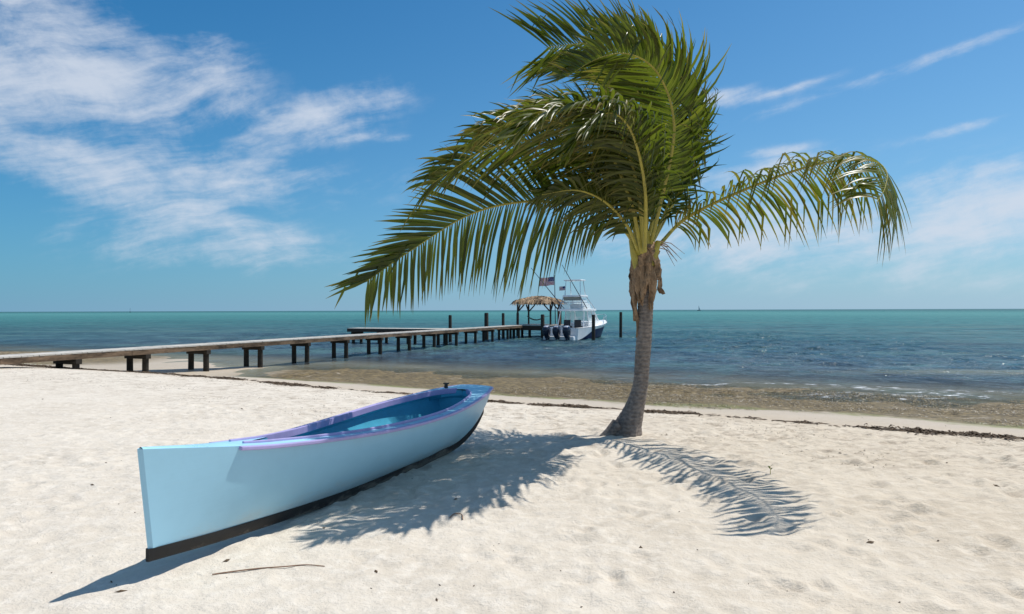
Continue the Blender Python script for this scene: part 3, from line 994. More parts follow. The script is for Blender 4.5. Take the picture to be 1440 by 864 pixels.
# cabin and windshield
CAB = [(3.1, 1.02, 0.40), (4.3, 1.0, 0.40), (6.6, 0.62, 0.85)]
mb = MB()
mb.loft([[(-w_, y_, 0.35 + max(0, y_ - 5) * .3), (-w_, y_, z1), (w_, y_, z1), (w_, y_, 0.35 + max(0, y_ - 5) * .3)] for y_, w_, z1 in ((3.2, 1.02, 1.25), (5.2, 1.0, 1.32), (6.5, 0.78, 1.36), (7.6, 0.40, 1.38))], False, 0, False)
mb.add([(-1.05, 3.2, .35), (-1.02, 3.2, 1.25), (1.02, 3.2, 1.25), (1.05, 3.2, .35)], [(0, 1, 2, 3)])
mb.build('cabin', M['gel_white'], mboat)
mb = MB()
for sgn in (1, -1):
    mb.add([(sgn * 1.01, 3.3, 1.27), (sgn * 0.99, 5.6, 1.36), (sgn * 0.85, 4.9, 2.20), (sgn * 0.9, 3.3, 2.20)], [(0, 1, 2, 3)])
mb.add([(-0.98, 5.63, 1.36), (0.98, 5.63, 1.36), (0.83, 4.95, 2.20), (-0.83, 4.95, 2.20)], [(0, 1, 2, 3)])
mb.build('windshield', M['glass'], mboat)
for sgn in (1, -1):
    for e0, e1, r_ in (((1.02, 5.62, 1.36), (.85, 4.93, 2.22), .045), ((1.01, 4.4, 1.33), (.9, 4.2, 2.22), .04), ((1.02, 3.25, 1.26), (.92, 3.2, 2.22), .045), ((1.10, 1.9, .95), (1.0, 2.3, 2.22), .04)):
        mb = MB(); mb.tube([(sgn * e0[0], e0[1], e0[2]), (sgn * e1[0], e1[1], e1[2])], r_, 8)
        mb.build('window_frame', M['gel_white'], mboat, smooth=True)
# lower hardtop with pointed front
def slab(name, outline, z0, z1, m_, par=mboat, bev=0.03):
    mb = MB(); n = len(outline)
    mb.add([(x, y, z0) for x, y in outline] + [(x, y, z1) for x, y in outline],
           [tuple(range(n - 1, -1, -1)), tuple(range(n, 2 * n))] + [(i, (i + 1) % n, n + (i + 1) % n, n + i) for i in range(n)])
    return mb.build(name, m_, par, bevel=bev)


slab('hardtop', [(-1.05, 1.9), (1.05, 1.9), (1.12, 4.2), (0.85, 5.5), (0.3, 6.2), (-0.3, 6.2), (-0.85, 5.5), (-1.12, 4.2)], 2.22, 2.40, M['gel_white'])
slab('upper_console', [(-0.62, 3.4), (0.62, 3.4), (0.66, 4.5), (0.3, 5.1), (-0.3, 5.1), (-0.66, 4.5)], 2.40, 2.80, M['gel_white'])
mb = MB()
mb.loft([[(-.9, 2.3, 2.41), (-.95, 3.9, 2.41), (-.62, 5.1, 2.41), (.62, 5.1, 2.41), (.95, 3.9, 2.41), (.9, 2.3, 2.41)], [(-.66, 2.4, 3.22), (-.66, 3.5, 3.22), (-.45, 4.1, 3.22), (.45, 4.1, 3.22), (.66, 3.5, 3.22), (.66, 2.4, 3.22)]])
mb.build('clear_curtain', M['glass'], mboat)
mb = MB()
mb.box((0, 2.36, 3.20), (1.5, 0.12, 0.28)); mb.build('canvas_band', M['canvas'], mboat, bevel=0.02)
slab('upper_hardtop', [(-.78, 2.2), (.78, 2.2), (.8, 3.6), (.5, 4.5), (-.5, 4.5), (-.8, 3.6)], 3.34, 3.48, M['gel_white'])
for sgn in (1, -1):
    for e0, e1, r_ in (((.98, 2.0, 2.38), (.74, 2.3, 3.35), .035), ((.96, 4.9, 2.38), (.6, 3.9, 3.35), .035), ((.66, 2.4, 3.48), (.60, 2.5, 4.62), .03), ((.62, 3.6, 3.48), (.56, 3.3, 4.62), .03), ((.95, 3.2, 2.9), (.95, 2.1, 2.9), .025)):
        mb = MB(); mb.tube([(sgn * e0[0], e0[1], e0[2]), (sgn * e1[0], e1[1], e1[2])], r_, 8)
        mb.build('tower_leg' if e1[2] > 3 else 'side_rail', M['tube'], mboat, smooth=True)
mb = MB(); mb.tube([(-.95, 2.1, 2.9), (.95, 2.1, 2.9)], 0.025, 8)
mb.build('stern_rail', M['tube'], mboat, smooth=True)
slab('tower_top', [(-.72, 2.3), (.72, 2.3), (.72, 3.4), (-.72, 3.4)], 4.62, 4.72, M['gel_white'])
# outrigger poles
for sgn, tip in ((1, (0.95, -2.0, 5.6)), (-1, (-1.55, -2.0, 5.45))):
    mb = MB(); mb.tube([(sgn * 0.98, 3.0, 2.42), tip], [0.04, 0.02], 8)
    mb.build('outrigger_pole', M['dark_tube'], mboat, smooth=True)
# bow rail
mb = MB()
for sgn in (1, -1):
    rail = [(sgn * (st[i][4][0] - 0.08), st[i][4][1], st[i][4][2] + 0.50) for i in range(15, 25)]
    mb.tube(rail, 0.02, 6)
    for i in range(15, 25, 3):
        x_, y_, z_ = st[i][4]; mb.tube([(sgn * (x_ - 0.06), y_, z_ - 0.03), (sgn * (x_ - 0.08), y_, z_ + 0.5)], 0.018, 6)
mb.build('bow_rail', M['tube'], mboat, smooth=True)
for sx in (-0.45, 0.45):
    mb = MB(); mb.box((sx, 2.55, 0.95), (0.55, 0.5, 0.14)); mb.box((sx, 2.34, 1.25), (0.55, 0.12, 0.55)); mb.box((sx, 2.55, 0.62), (0.2, 0.2, 0.54))
    mb.build('seat', M['seat_black'], mboat, bevel=0.03)
mb = MB(); ftop = Vector((-0.62, 2.35, 4.2)); flag_mesh(mb, ftop, 0.32, 0.46, Vector((-0.9, -0.45, 0)).normalized(), 1.0, False)
fo = mb.build('flag', FL, mboat)
mb = MB(); mb.tube([(-0.60, 2.36, 3.45), (-0.60, 2.36, 4.24)], 0.018, 6); mb.build('flag_staff', M['tube'], fo)

# far sailing boats on the horizon
for px, py, D, h, lab in ((983, 430.2, 1500, 8.0, 'tiny sailing boat on the horizon right of the palm trunk'), (183, 434.5, 1500, 6.5, 'tiny boat with bare mast on the horizon above the left end of the pier')):
    q = Vector(((px - 720) / F * D, D, WATER_Z))
    sb = empty('sailboat', q, 0.6); tag(sb, lab, 'sailboat', 'boats far out on the horizon')
    mb = MB(); mb.loft([[(-1.2 * k, y_, 0.0), (-1.5 * k, y_, 1.3), (1.5 * k, y_, 1.3), (1.2 * k, y_, 0)] for y_, k in ((-4, .7), (-1, 1), (2, .8), (5, .05))], False, 0, True)
    mb.build('hull', M['dark_tube'], sb)
    mb = MB(); mb.tube([(0, 0.8, 1.2), (0, 0.8, h + 3)], 0.22, 6); mb.build('mast', M['dark_tube'], sb)
    if px > 500:
        mb = MB(); mb.loft([[(0.02, 0.5, 2.2), (0.1, -3.6, 2.2)], [(0.02, 0.6, h * .6), (0.3, -1.6, h * .6)], [(0.02, 0.7, h + 2.5), (0.05, 0.6, h + 2.5)]])
        so = mb.build('sail', M['bottom_paint'], sb); sm_ = so.modifiers.new('thickness', 'SOLIDIFY'); sm_.thickness = 0.04

# ------------------------------------------------------------------ blue rowing boat (local: +y to the stern, +x to the near side)
BD = Vector((0.375, 0.927, 0)).normalized()
CL = 4.14
rb = empty('rowboat', (-2.03 + BD.x * 2.1, 3.83 + BD.y * 2.1, 0.0), math.atan2(-BD.x, BD.y))
rb.rotation_euler.y = R(1.8)
tag(rb, 'long light blue wooden rowboat with purple trim and black keel lying on the sand', 'rowboat')
OFF = -2.1
T_HB = [(0, .017), (.06, .054), (.14, .118), (.3, .215), (.45, .335), (.6, .41), (.72, .42), (.85, .36), (.94, .290), (1.0, .205)]
T_ZS = [(0, .746), (.14, .652), (.3, .590), (.45, .565), (.63, .568), (.8, .597), (.92, .625), (1.0, .640)]
T_ZK = [(0, .105), (.12, .062), (.25, .026), (.45, -.012), (.65, -.012), (.8, .0), (.9, .055), (.96, .20), (1.0, .35)]


def hbf(t): return float(curve1(T_HB, t)[0])
def zsf(t): return float(curve1(T_ZS, t)[0])
def zkf(t): return float(curve1(T_ZK, t)[0])


def rake(t, k):                          # forward lean of the stem, aft lean of the transom
    return -0.08 * k * max(0, 1 - t / 0.12) + 0.05 * k * max(0, (t - 0.9) / 0.1)


def planking(t, inset=0.0, k0=0.0):
    hb, zs, zk = hbf(t), zsf(t), zkf(t)
    zb = zk + 0.072
    kw = 0.017 + 0.013 * float(sstep(0, .1, t)) + 0.125 * float(sstep(0.82, 1.0, t))
    out = []
    for i in range(13):
        k = k0 + (1 - k0) * i / 12
        x = kw + (max(hb, kw) - kw) * (1 - (1 - k) ** 2.1)
        out.append((max(x - inset, 0.001), OFF + t * CL + rake(t, k), zb + (zs - zb) * k))
    return out


TS = sorted(set([0, .01, .025, .045] + [i / 48 for i in range(3, 49)]))
mb = MB()
secs = [planking(t) for t in TS]
for sgn in (1, -1): mb.loft([[(sgn * a_, b_, c_) for a_, b_, c_ in s_] for s_ in secs])
b0 = secs[0]; mb.loft([[(a_, b_, c_) for a_, b_, c_ in b0], [(0, b_ - 0.022, c_) for a_, b_, c_ in b0], [(-a_, b_, c_) for a_, b_, c_ in b0]])
bN = secs[-1]
mb.loft([[(a_, b_, c_) for a_, b_, c_ in bN], *[[(a_ * math.copysign(abs(math.cos(q_)) ** .9, math.cos(q_)), b_ + 0.15 * math.sin(q_) ** .9, c_) for a_, b_, c_ in bN] for q_ in [math.pi * k_ / 12 for k_ in range(1, 12)]], [(-a_, b_, c_) for a_, b_, c_ in bN]])
hull = mb.build('hull', M['boat_blue'])
bm = bmesh.new(); bm.from_mesh(hull.data); bmesh.ops.remove_doubles(bm, verts=bm.verts, dist=0.0008); bmesh.ops.recalc_face_normals(bm, faces=bm.faces)
for f_ in bm.faces: f_.smooth = True
for e in bm.edges:
    if len(e.link_faces) == 2 and e.calc_face_angle(0) > R(30): e.smooth = False
bm.to_mesh(hull.data); bm.free(); hull.parent = rb
# black keel
mb = MB(); rings = []
for t in TS:
    zk = zkf(t); kw = 0.021 + 0.012 * float(sstep(0, .1, t)) + 0.125 * float(sstep(0.82, 1.0, t)); y = OFF + t * CL + (-.024 if t == 0 else 0)
    kk = 0.5 if t == 0 else 1
    rings.append([(-kw * .8 * kk, y, zk), (kw * .8 * kk, y, zk), ((kw + .002) * kk, y, zk + .012), ((kw + .004) * kk, y, zk + .073), (-(kw + .004) * kk, y, zk + .073), (-(kw + .002) * kk, y, zk + .012)])
mb.loft(rings, True, 0, True)
mb.build('keel', M['boat_black'], rb, smooth=True)
# deck ring with the cockpit opening
TO0, TO1 = 0.185, 0.945


def hi(t):
    u = (t - TO0) / (TO1 - TO0)
    wd = 0.070 + 0.040 * float(sstep(0.6, 1, u))
    fa = min(1.0, (u / 0.10)) ** 0.6 if u < 0.10 else 1.0
    e_ = 1.0 if u < 0.88 else math.sqrt(max(0.0, 1 - ((u - 0.88) / 0.12) ** 2))
    e_ = min(e_, 1.0)
    return max((hbf(t) - wd) * fa * (0.04 + 0.96 * e_), 0.004)


TD = sorted(set(TS + [TO0, TO1] + [TO0 + (TO1 - TO0) * k / 90 for k in range(91)]))
mb = MB()
def crown(t, x): return zsf(t) + 0.010 * (1 - (x / max(hbf(t), .012)) ** 2)
prev = None
for sgn in (1, -1):
    rows = []
    for t in TD:
        xo = hbf(t); xi = hi(t) if TO0 <= t <= TO1 else 0.0
        y = OFF + t * CL + rake(t, 1)
        rows.append([(sgn * (xo + (xi - xo) * k / 4), y, crown(t, xo + (xi - xo) * k / 4)) for k in range(5)])
    mb.loft(rows)
tN = 1.0; yN = OFF + CL + rake(1, 1)
mb.add([(a_, b_, zsf(1) + .002) for a_, b_ in [(hbf(1) * math.copysign(abs(math.cos(q_)) ** .9, math.cos(q_)), yN + 0.15 * abs(math.sin(q_)) ** .9) for q_ in [math.pi * k_ / 12 for k_ in range(13)]]], [tuple(range(13))])
mb.add([(0.017, OFF - .08, zsf(0) + .002), (0, OFF - .102, zsf(0) + .002), (-0.017, OFF - .08, zsf(0) + .002)], [(0, 1, 2)])
mb.build('deck', M['boat_deck'], rb, smooth=True)
# inside of the boat
mb = MB(); TI = [TO0 + (TO1 - TO0) * k / 60 for k in range(61)]
for sgn in (1, -1):
    rows = []
    for t in TI:
        pl = planking(t, 0.028, 0.16); xi = hi(t); y = OFF + t * CL; zs = zsf(t)
        r_ = [(sgn * min(a_, xi + (a_ - xi) * 1.0 if (zs - c_) > .07 else xi), y, c_) for a_, b_, c_ in pl[:-1]]
        tf = 1.0
        e_ = min(1, (t - TO0) / .05, (TO1 - t) / .012)
        r_ = [(sgn * max(abs(a_) * e_, 0.0), y, c_) for a_, y, c_ in r_]
        zf = r_[0][2]
        rows.append([(0, y, zf - .005)] + r_ + [(sgn * xi, y, zs - 0.001)])
    mb.loft(rows)
mb.build('cockpit_lining', M['boat_inner'], rb, smooth=True)
# thwart
mb = MB(); tth = 0.40; zt = zsf(tth) - 0.16; wv = hbf(tth) - 0.075
mb.box((0, OFF + tth * CL, zt), (wv * 2, 0.22, 0.03)); mb.build('seat', M['boat_inner'], rb, bevel=0.006)
# rub rails
def ribbon(mb, pts, w_, h_, up=True):
    rings_ = []
    for i, p_ in enumerate(pts):
        T = (Vector(pts[min(i + 1, len(pts) - 1)]) - Vector(pts[max(i - 1, 0)])).normalized()
        s_ = T.cross(Vector((0, 0, 1))).normalized()
        p_ = Vector(p_)
        rings_.append([p_ - s_ * w_ / 2 - Vector((0, 0, h_ / 2)), p_ + s_ * w_ / 2 - Vector((0, 0, h_ / 2)), p_ + s_ * w_ / 2 + Vector((0, 0, h_ / 2)), p_ - s_ * w_ / 2 + Vector((0, 0, h_ / 2))])
    mb.loft(rings_, True, 0, True)


for sgn in (1, -1):
    mb = MB(); pts = []
    for k in range(61):
        t = 0.128 + (1.0 - 0.128) * k / 60
        pts.append((sgn * (hbf(t) + 0.012), OFF + t * CL + rake(t, 1), zsf(t) - 0.012))
    for k in range(1, 7):
        q_ = math.pi / 2 * k / 6
        pts.append((sgn * (hbf(1) + .012) * abs(math.cos(q_)) ** .9, OFF + CL + 0.05 + 0.162 * math.sin(q_) ** .9, zsf(1) - 0.012))
    ribbon(mb, pts, 0.034, 0.026); mb.build('rub_rail', M['boat_purple'], rb, bevel=0.006)
    mb = MB(); pts = []
    for k in range(90):
        t = 0.150 + (TO1 - 0.004 - 0.150) * k / 89
        xi = hi(max(t, TO0 + 0.014)) if t > TO0 + .02 else hbf(t) - 0.07
        if t < 0.25: xi = max(xi, hbf(t) - 0.075)
        pts.append((sgn * xi, OFF + t * CL, zsf(t) - 0.006 ))
    ribbon(mb, pts, 0.018, 0.056); mb.build('coaming', M['boat_purple'], rb, bevel=0.005)
mb = MB(); tq = 0.955
mb.tube([(-hbf(tq) + 0.05, OFF + tq * CL, zsf(tq)), (-hbf(tq) + 0.05, OFF + tq * CL, zsf(tq) + 0.048)], [0.024, 0.019], 8); mb.box((-hbf(tq) + 0.05, OFF + tq * CL, zsf(tq) + 0.052), (0.058, 0.03, 0.014))
mb.build('cleat', M['iron'], rb)

# ------------------------------------------------------------------ palm
palm = empty('palm_tree', (1.42, 8.18, 0.0))
tag(palm, 'wind-blown coconut palm with ringed grey trunk standing on the beach', 'palm tree')
PB = Vector((1.42, 8.18, 0.0))
trk = [(876, 622, 18), (876, 616, 25), (878, 610, 23.5), (881, 600, 20.5), (886, 588, 17.5), (892, 572, 13.8), (897, 556, 11.6), (901, 536, 10.2), (903.5, 504, 10.3), (906, 470, 10.3), (907.5, 434, 10.5), (908, 410, 11), (907.5, 385, 13), (907, 360, 15), (906, 342, 12), (906, 325, 6)]
cp = catmull([(a_, b_, c_) for a_, b_, c_ in trk], 320)
mb = MB(); rings = []
for i, (px, py, rp) in enumerate(cp):
    q = at(px, py, 8.18); r_ = rp * 8.18 / F
    ring_ = []
    for k in range(28):
        a_ = 2 * math.pi * k / 28
        nz_ = mnoise.noise(Vector((math.cos(a_) * 1.6, math.sin(a_) * 1.6, q.z * 2.4)))
        bs = max(0, 1 - q.z / 0.28)
        step = 0.006 * ((q.z * 20.5 + 0.5 * nz_ + 0.4 * math.sin(q.z * 9)) % 1.0)
        rr = r_ * (1 + 0.05 * nz_ + 0.22 * bs * bs * mnoise.noise(Vector((math.cos(a_) * 3, math.sin(a_) * 3, 5)))) + step
        ring_.append(Vector((q.x + rr * math.cos(a_), q.y + rr * math.sin(a_), q.z)))
    rings.append(ring_)
mb.loft(rings, True, 0, True)
# root toe on the left
mb.tube([at(868, 600, 8.12), at(856, 609, 8.08), at(846, 615, 8.05), at(838, 619, 8.04)], [0.10, 0.062, 0.035, 0.012], 10)
local_child(mb.build('trunk', M['bark'], smooth=True), palm)
for o in palm.children: pass

WIND = Vector((-0.92, -0.25, 0.06))
GRAV = Vector((0, 0, -1))


def frond(ctrl, n=70, Lm=0.85, roll=0.0, wind=0.6, grav=0.45, t0=0.16, a0=38, a1=62, sides=(1, 1), wdt=0.036, seed=0, tone=0.0, broken=0.10, r0=0.028, gexp=1.3, tipf=0.62, gside=(1, 1), jit=0.10, alow=None, lift=0.22):
    rg = random.Random(seed)
    P = [at(*c_) for c_ in ctrl]
    C = [Vector(c_) for c_ in catmull(P, 80)]
    N = len(C)
    Tn = [(C[min(i + 1, N - 1)] - C[max(i - 1, 0)]).normalized() for i in range(N)]
    # side vector carried along the midrib
    ref = (C[-1] - C[0]).normalized()
    S = ref.cross(Vector((0, 0, 1)))
    S = S.normalized() if S.length > 0.05 else Vector((0, -1, 0))
    S = (S - Tn[0] * S.dot(Tn[0])).normalized()
    S = Matrix.Rotation(R(roll), 3, Tn[0]) @ S
    SS = []
    for T in Tn:
        S = (S - T * S.dot(T)).normalized(); SS.append(S.copy())
    mb = MB()
    mb.tube(C, [max(0.0035, r0 * (1 - (i / (N - 1)) ** 0.8 * 0.93)) for i in range(N)], 7)
    rc = local_child(mb.build('frond', M['rachis'], smooth=True), palm)
    mb = MB(); tip = []; rnd = []
    K = 6
    for j in range(n):
        for sd in (0, 1):
            if not sides[sd]: continue
            sg = 1 if sd == 0 else -1
            t = t0 + (1 - t0) * (j + 0.5 * sd + rg.uniform(-.2, .2)) / n
            t = min(max(t, 0), 0.999)
            i = t * (N - 1); i0 = int(i); fr = i - i0; i1 = min(i0 + 1, N - 1)
            p_ = C[i0].lerp(C[i1], fr); T = Tn[i0]; S = SS[i0]; Nn = S.cross(T).normalized()
            if Nn.z < 0 and abs(roll) < 40: Nn = -Nn
            tt = (t - t0) / (1 - t0)
            ln = Lm * min(1, 0.45 + 1.9 * tt) * (1 - tipf * max(0, tt - 0.35) / 0.65) * rg.uniform(0.86, 1.08)
            b0, b1 = (alow if (alow and sd == 0) else (a0, a1)); al = R(b0 + (b1 - b0) * tt + rg.uniform(-4, 4))
            d0 = (S * (sg * math.cos(al)) + T * math.sin(al) + Nn * lift).normalized()
            g_ = grav * gside[sd] * rg.uniform(0.7, 1.35); w_ = wind * (1 + 0.35 * math.sin(tt * 17 + seed * 2.1 + sd)) * rg.uniform(0.75, 1.25)
            d0 = (d0 + Vector((rg.gauss(0, jit), rg.gauss(0, jit), rg.gauss(0, jit)))).normalized()
            wn = (WIND + Vector((rg.uniform(-.12, .12), rg.uniform(-.12, .12), rg.uniform(-.15, .15))))
            kink = rg.random() < broken; kk = rg.uniform(0.35, 0.7)
            pts = [p_.copy()]; cur = p_.copy()
            for k in range(K):
                s_ = (k + 0.5) / K
                d = (d0 * (1 - 0.35 * s_) + wn * (w_ * s_ ** 0.8) + GRAV * (g_ * s_ ** gexp)).normalized()
                if kink and s_ > kk: d = (d * 0.35 + GRAV * 0.9 + wn * 0.25).normalized()
                cur = cur + d * (ln / K); pts.append(cur.copy())
            rv = min(1, max(0, rg.gauss(0.42 + tone, 0.22)))
            b = len(mb.v); vs_ = []
            for k in range(K + 1):
                u = k / K
                d = (pts[min(k + 1, K)] - pts[max(k - 1, 0)]).normalized()
                wd_ = T - d * T.dot(d)
                if wd_.length < 0.05: wd_ = Nn - d * Nn.dot(d)
                wd_ = wd_.normalized(); up = d.cross(wd_)
                hw = wdt * 0.5 * (0.45 + 1.6 * u if u < 0.3 else 0.93 * (1 - ((u - 0.3) / 0.7) ** 1.7) + 0.03)
                vs_ += [pts[k] - wd_ * hw + up * hw * 0.45, pts[k], pts[k] + wd_ * hw + up * hw * 0.45]
                tip += [u] * 3; rnd += [rv] * 3
            fs = []
            for k in range(K):
                o_ = 3 * k
                fs += [(o_, o_ + 1, o_ + 4, o_ + 3), (o_ + 1, o_ + 2, o_ + 5, o_ + 4)]
            mb.add(vs_, fs)
    lf = mb.build('leaflets', M['leaf'])
    for k_, v_ in (('tip', tip), ('rnd', rnd)):
        a = lf.data.attributes.new(k_, 'FLOAT', 'POINT'); a.data.foreach_set('value', v_)
    lf.data.polygons.foreach_set('use_smooth', [True] * len(lf.data.polygons))
    lf.parent = rc
    lf.matrix_parent_inverse = Matrix()
    return rc


CB = (905, 352, 8.18)
fronds = [
    # big low frond to the left
    dict(ctrl=[(899, 362, 8.12), (882, 328, 8.0), (850, 302, 7.75), (800, 288, 7.4), (735, 284, 7.05), (660, 302, 6.65), (578, 352, 6.25), (514, 396, 6.0)], n=100, Lm=1.08, roll=72, wind=0.03, grav=0.9, t0=0.18, a0=40, a1=72, alow=(0, 28), lift=0.05, seed=1, tone=-0.02, gside=(1.0, 0.12), jit=0.045),
    # right frond, coming towards the beach and curling at its end
    dict(ctrl=[(914, 362, 8.2), (932, 340, 8.4), (968, 306, 8.6), (1052, 266, 8.1), (1147, 233, 7.1), (1220, 227, 6.25), (1246, 240, 5.75), (1246, 264, 5.4), (1234, 286, 5.2)], n=100, Lm=0.92, roll=35, lift=-0.12, wind=0.26, grav=1.0, gexp=0.6, t0=0.14, a0=44, a1=20, seed=2, tone=0.34, broken=0.45, tipf=0.45),
    # left middle frond
    dict(ctrl=[(902, 356, 8.1), (880, 290, 7.8), (835, 225, 7.2), (765, 198, 6.7), (690, 208, 6.35), (640, 236, 6.15), (608, 258, 6.0)], n=88, Lm=0.90, roll=60, wind=0.30, grav=0.60, seed=3, tone=0.12),
    dict(ctrl=[(903, 356, 8.0), (886, 280, 7.5), (850, 205, 6.9), (785, 172, 6.3), (725, 172, 5.9), (680, 188, 5.65)], n=90, Lm=0.90, roll=35, wind=0.40, grav=0.75, seed=4, tone=0.30),
    # tall arching frond whose midrib shows against the crown
    dict(ctrl=[(912, 356, 8.1), (930, 285, 7.9), (948, 200, 7.6), (945, 148, 7.4), (928, 106, 7.2), (904, 83, 7.0), (874, 75, 6.8), (838, 84, 6.6), (798, 108, 6.4)], n=100, Lm=0.92, roll=25, wind=0.95, grav=0.18, seed=5, t0=0.20, a0=18, a1=50, tone=0.0, jit=0.06),
    # top left fan
    dict(ctrl=[(908, 350, 8.3), (938, 240, 8.5), (938, 148, 8.5), (900, 88, 8.4), (838, 62, 8.2), (770, 66, 8.0)], n=92, Lm=0.86, roll=65, wind=0.50, grav=0.10, seed=6, tone=0.1, tipf=0.1, a1=45),
    # highest frond, leaflets pointing up and left
    dict(ctrl=[(910, 350, 8.5), (945, 230, 8.9), (950, 130, 9.0), (920, 72, 8.9), (880, 46, 8.7), (838, 36, 8.6)], n=80, Lm=0.74, roll=60, wind=0.25, grav=-0.10, seed=7, a0=40, tone=-0.05, jit=0.14),
    # right edge of the crown
    dict(ctrl=[(913, 350, 8.5), (958, 262, 8.9), (974, 180, 9.0), (968, 124, 8.9), (940, 88, 8.7), (900, 66, 8.4)], n=88, Lm=0.68, roll=50, wind=0.55, grav=-0.02, seed=8, tone=-0.10, jit=0.16),
    dict(ctrl=[(912, 352, 8.4), (942, 285, 8.7), (966, 215, 8.9), (974, 165, 8.8), (964, 128, 8.6)], n=64, Lm=0.66, roll=10, wind=-0.30, grav=0.45, seed=9, a0=25, a1=40, tone=-0.12, broken=0.6, jit=0.22),
    # fronds reaching over the boat towards the viewer
    dict(ctrl=[(905, 354, 8.0), (898, 270, 7.4), (872, 185, 6.6), (825, 150, 5.95), (765, 158, 5.5), (722, 192, 5.25)], n=92, Lm=0.84, roll=0, wind=0.55, grav=0.85, seed=10, tone=0.15, jit=0.12),
    dict(ctrl=[(907, 354, 7.9), (908, 270, 7.2), (893, 196, 6.5), (866, 160, 6.0), (830, 172, 5.65), (804, 208, 5.5)], n=84, Lm=0.84, roll=10, wind=0.50, grav=0.95, seed=11, tone=0.0, jit=0.14, broken=0.2),
    # dark fronds on the far side
    dict(ctrl=[(903, 348, 8.5), (880, 240, 9.0), (838, 170, 9.3), (785, 144, 9.4), (745, 152, 9.4)], n=80, Lm=0.9, roll=30, wind=0.45, grav=0.3, seed=12, tone=-0.2),
    dict(ctrl=[(904, 348, 8.5), (893, 220, 8.9), (868, 130, 9.0), (818, 94, 9.0), (768, 96, 8.9)], n=86, Lm=0.95, roll=40, wind=0.55, grav=0.5, seed=13, tone=-0.18),
    # young upright fronds in the heart of the crown
    dict(ctrl=[(907, 345, 8.15), (914, 260, 8.1), (914, 180, 8.0), (893, 120, 7.8), (858, 100, 7.6)], n=72, Lm=0.76, roll=30, wind=0.8, grav=0.3, seed=15, tone=-0.05, jit=0.14),
    dict(ctrl=[(910, 345, 8.15), (926, 270, 8.2), (938, 205, 8.2), (934, 160, 8.0)], n=60, Lm=0.70, roll=70, wind=0.6, grav=0.45, seed=16, tone=-0.1, jit=0.16),
    dict(ctrl=[(900, 358, 8.05), (882, 318, 7.8), (852, 285, 7.4), (812, 268, 7.0), (762, 274, 6.7)], n=66, Lm=0.66, roll=60, wind=0.30, grav=0.7, seed=17, tone=-0.05),
    dict(ctrl=[(906, 350, 7.95), (903, 290, 7.6), (892, 230, 7.2), (872, 196, 6.8), (842, 190, 6.5)], n=66, Lm=0.78, roll=30, wind=0.55, grav=0.95, seed=18, tone=0.05, jit=0.16, broken=0.25),
]
for fd in fronds: frond(**fd)

# dry sheaths hanging round the neck of the trunk
sheaths = [(-175, 352, 430, .13, .02), (-150, 345, 405, .11, .05), (-120, 360, 425, .12, .03), (-95, 350, 392, .13, .04), (-70, 362, 432, .10, .02), (-45, 352, 400, .12, .06),
           (-20, 355, 418, .11, .11), (10, 348, 390, .10, .05), (60, 352, 410, .11, .03), (120, 350, 415, .11, .03), (160, 358, 448, .09, .0), (-165, 362, 470, .075, -.01), (-105, 372, 420, .10, .05), (-30, 366, 398, .12, .07), (-85, 345, 372, .15, .03), (-130, 342, 368, .14, .03), (-55, 342, 366, .14, .03)]
for k, (ang, ya, yb, wd, flare) in enumerate(sheaths):
    rg = random.Random(100 + k); ca_, sa_ = math.cos(R(ang)), math.sin(R(ang))
    top = at(906.5, ya, 8.18); bot = at(906.5, yb, 8.18); rows = []
    n_ = 12
    for i in range(n_ + 1):
        u = i / n_
        r_ = 0.118 + 0.055 * math.sin(math.pi * min(1, u * 1.15)) + flare * u ** 2.2 - 0.012 * u
        zz = top.z + (bot.z - top.z) * u
        if flare > 0.055 and u > .8: zz += (u - .8) * .25
        wl = wd * (0.75 + 0.5 * math.sin(math.pi * (u * 0.8 + 0.1))) * (1 - 0.55 * u ** 3)
        row = []
        tw = rg.uniform(-.02, .02) + 0.25 * math.sin(u * 5 + k)
        for j in range(6):
            v = j / 5 - 0.5
            aa = R(ang) + v * wl / r_ + tw * 0.5
            rr = r_ + 0.03 * math.sin(v * 7 + k + u * 3) * u + 0.014 * rg.uniform(-1, 1)
            row.append(Vector((top.x + rr * math.cos(aa), 8.18 + rr * math.sin(aa), zz + rg.uniform(-.012, .012) - (0.05 * rg.random() if i == n_ else 0))))
        rows.append(row)
    mb = MB(); mb.loft(rows)
    o = local_child(mb.build('dry_sheath', M['sheath'], smooth=True), palm)
    sm_ = o.modifiers.new('thickness', 'SOLIDIFY'); sm_.thickness = 0.006
# green leaf bases
for k, (a_, px0, px1, py1) in enumerate(((0, 897, 888, 338), (1, 903, 900, 330), (2, 909, 911, 326), (3, 915, 926, 340))):
    mb = MB(); q0 = at(px0, 378, 8.1); q1 = at((px0 + px1) / 2, 358, 8.08); q2 = at(px1, py1, 8.06)
    mb.tube([q0, q1, q2], [0.055, 0.05, 0.03], 10)
    local_child(mb.build('leaf_base', M['rachis'], smooth=True), palm)
# thin dry strands at the right of the neck
for k in range(7):
    rg = random.Random(300 + k); q = at(924, 345 + rg.uniform(-6, 4), 8.15); mb = MB()
    e_ = at(924 + rg.uniform(14, 40), 345 + rg.uniform(8, 34), 8.1 + rg.uniform(-.2, .2)); m_ = q.lerp(e_, .5) + Vector((0, 0, .05))
    mb.tube([q, m_, e_], [0.006, 0.005, 0.002], 5)
    local_child(mb.build('dry_strand', M['sheath']), palm)

